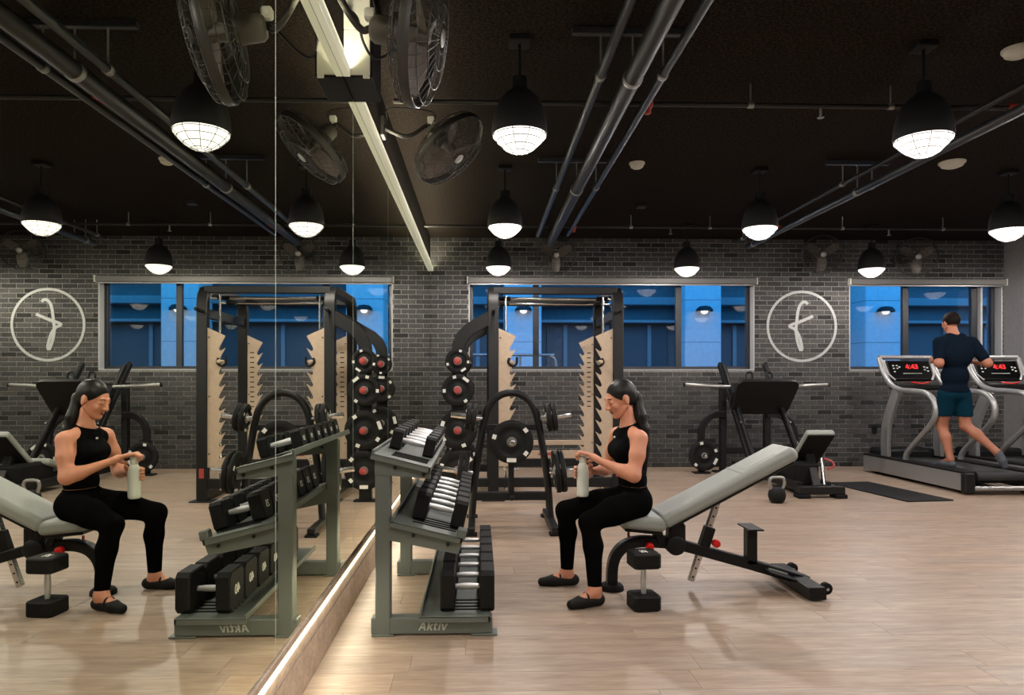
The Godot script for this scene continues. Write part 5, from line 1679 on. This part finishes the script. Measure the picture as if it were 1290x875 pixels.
	net(hr, chain([Lh.call(0, 0.005, -0.088), Lh.call(0, -0.025, -0.105), v(0.965, 1.05, 4.198), v(0.985, 0.97, 4.195), v(0.997, 0.86, 4.195), v(0.995, 0.70, 4.195)], [0.026, 0.030, 0.036, 0.036, 0.030, 0.010]), 0.0055, 140.0)
	part("hair", hr, M.hair, w, at, "dark hair in a long ponytail")
	for s in [-1.0, 1.0]:
		part("eyelash", MB.new().tube(curve([Lh.call(s * 0.043, 0.000, 0.067), Lh.call(s * 0.030, -0.0045, 0.0795), Lh.call(s * 0.017, -0.002, 0.077)], 4), 0.0022, 6), M.eye, w, at)
		part("eyebrow", MB.new().tube(curve([Lh.call(s * 0.047, 0.022, 0.069), Lh.call(s * 0.032, 0.028, 0.0795), Lh.call(s * 0.014, 0.024, 0.0835)], 4), 0.0026, 6), M.hair, w, at)
	var lp := MB.new()
	lp.ball(Lh.call(0, -0.0535, 0.0800), Vector3(0.0185, 0.0050, 0.0075), hb, 14)
	lp.ball(Lh.call(0, -0.0625, 0.0785), Vector3(0.0160, 0.0058, 0.0075), hb, 14)
	part("lips", lp, M.lips, w, at)
	# bottle
	var ba := v(0.622, 0.562, 4.225)
	var bo := thing("water_bottle", "white water bottle held by the seated person", "bottle", ba)
	part("bottle_body", MB.new().lathe([Vector2(0, 0), Vector2(0.030, 0), Vector2(0.035, 0.006), Vector2(0.036, 0.02), Vector2(0.036, 0.150), Vector2(0.032, 0.180), Vector2(0.022, 0.200), Vector2(0.018, 0.206), Vector2(0.018, 0.214), Vector2(0, 0.214)], 28), M.bottle, bo)
	part("cap", MB.new().lathe([Vector2(0.0215, 0.206), Vector2(0.0225, 0.208), Vector2(0.0225, 0.242), Vector2(0.020, 0.246), Vector2(0, 0.246)], 24), M.bottle, bo)


func build_runner() -> void:
	var at := v(5.60, 0.24, 8.1)
	var w := thing("person", "person in navy shirt and teal shorts running on the treadmill", "person", at)
	var hip_l := v(5.535, 1.10, 8.13)
	var hip_r := v(5.700, 1.10, 8.12)
	var knee_l := v(5.540, 0.715, 8.235)
	var knee_r := v(5.735, 0.735, 8.10)
	var ank_l := v(5.555, 0.335, 8.10)
	var ank_r := v(5.905, 0.455, 7.83)
	var torso := [ell(v(5.615, 1.14, 8.12), Vector3(0.158, 0.11, 0.115)), ell(v(5.615, 1.32, 8.11), Vector3(0.148, 0.14, 0.10)), ell(v(5.617, 1.57, 8.10), Vector3(0.185, 0.17, 0.115)), cap(v(5.47, 1.715, 8.10), v(5.765, 1.715, 8.10), 0.062, 0.062), cap(v(5.54, 1.765, 8.11), v(5.68, 1.765, 8.11), 0.055, 0.055)]
	var legs := []
	legs += chain([hip_l, knee_l], [0.088, 0.058]) + chain([knee_l, knee_l.lerp(ank_l, 0.33) + Vector3(0, 0, 0.02), ank_l], [0.054, 0.055, 0.036])
	legs += chain([hip_r, knee_r], [0.088, 0.058]) + chain([knee_r, knee_r.lerp(ank_r, 0.33) + Vector3(0, 0, 0.02), ank_r], [0.054, 0.055, 0.036])
	var sh_l := v(5.420, 1.715, 8.10)
	var sh_r := v(5.815, 1.715, 8.10)
	var el_l := v(5.350, 1.47, 8.00)
	var el_r := v(5.915, 1.47, 7.98)
	var wr_l := v(5.455, 1.51, 8.20)
	var wr_r := v(5.880, 1.50, 8.20)
	var arms := chain([sh_l, el_l, wr_l], [0.056, 0.045, 0.029]) + chain([sh_r, el_r, wr_r], [0.056, 0.045, 0.029])
	var neck := [cap(v(5.610, 1.74, 8.11), v(5.600, 1.89, 8.15), 0.066, 0.058)]
	var feet := [cap(ank_l, v(5.548, 0.285, 8.24), 0.034, 0.030), cap(ank_r, v(5.945, 0.34, 7.79), 0.034, 0.030)]
	var body := MB.new()
	net(body, torso + legs + arms + neck + feet, 0.011, 80.0)
	var hc := v(5.598, 1.955, 8.165)
	var hb := aim(Vector3(-0.10, -0.10, -1.0))
	net(body, head_prims(hc, hb, 1.08), 0.0045, 150.0)
	for q in [[wr_l, -1.0], [wr_r, 1.0]]:
		var wr: Vector3 = q[0]
		var s: float = q[1]
		var hp := [cap(wr, wr + Vector3(-s * 0.004, 0.012, -0.055), 0.026, 0.027)]
		for i in 4:
			var k := wr + Vector3(s * 0.014, 0.034 - i * 0.019, -0.085)
			hp.append(cap(wr + Vector3(0, 0.01, -0.045), k, 0.018, 0.011))
			hp += chain([k, k + Vector3(-s * 0.024, 0, -0.020), k + Vector3(-s * 0.040, 0, 0.004), k + Vector3(-s * 0.026, 0, 0.022)], [0.0108, 0.0100, 0.0092, 0.0080])
		hp += chain([wr + Vector3(-s * 0.018, 0.022, -0.035), wr + Vector3(-s * 0.034, 0.036, -0.062), wr + Vector3(-s * 0.026, 0.040, -0.090)], [0.013, 0.0112, 0.009])
		net(body, hp, 0.004, 300.0)
	part("body", body, M.skin_tan, w, at)
	var ts := MB.new()
	net(ts, grown(torso, 0.012) + [cap(sh_l, sh_l.lerp(el_l, 0.72), 0.070, 0.062), cap(sh_r, sh_r.lerp(el_r, 0.72), 0.070, 0.062)], 0.009, 80.0, [["plane", Vector3.DOWN, -1.125], ["ball", v(5.602, 1.89, 8.16), 0.088]])
	part("t_shirt", ts, M.navy, w, at, "navy short sleeved shirt")
	var st := MB.new()
	net(st, [ell(v(5.615, 1.12, 8.12), Vector3(0.164, 0.115, 0.12)), cap(hip_l, hip_l.lerp(knee_l, 0.62), 0.100, 0.094), cap(hip_r, hip_r.lerp(knee_r, 0.62), 0.100, 0.094)], 0.009, 90.0, [["plane", Vector3.UP, 1.20], ["plane", Vector3.DOWN, -0.845]])
	part("shorts", st, M.teal, w, at, "dark teal running shorts")
	for q in [[ank_l + Vector3(0, -0.052, 0.035), v(5.545, 0.272, 8.29)], [ank_r + Vector3(0.012, -0.03, 0.035), v(5.962, 0.295, 7.775)]]:
		var f: Vector3 = (q[1] - q[0]).normalized()
		var sh := MB.new()
		net(sh, chain([q[0], (q[0] + q[1]) * 0.5, q[1]], [0.040, 0.043, 0.034]), 0.006, 140.0)
		part("shoe", sh, M.shoe_grey, w, at, "grey running shoe")
	var hr := MB.new()
	var n1 := hb * Vector3(0, -0.30, 0.95)
	var n2 := hb * Vector3(0, -1, 0.0)
	net(hr, [ell(hc + hb * Vector3(0, 0.034, -0.020), Vector3(0.086, 0.096, 0.105), hb)], 0.006, 120.0, [["plane", n1, n1.dot(hc) + 0.045], ["plane", n2, n2.dot(hc) + 0.030]])
	part("hair", hr, M.hair_brown, w, at, "short dark hair")
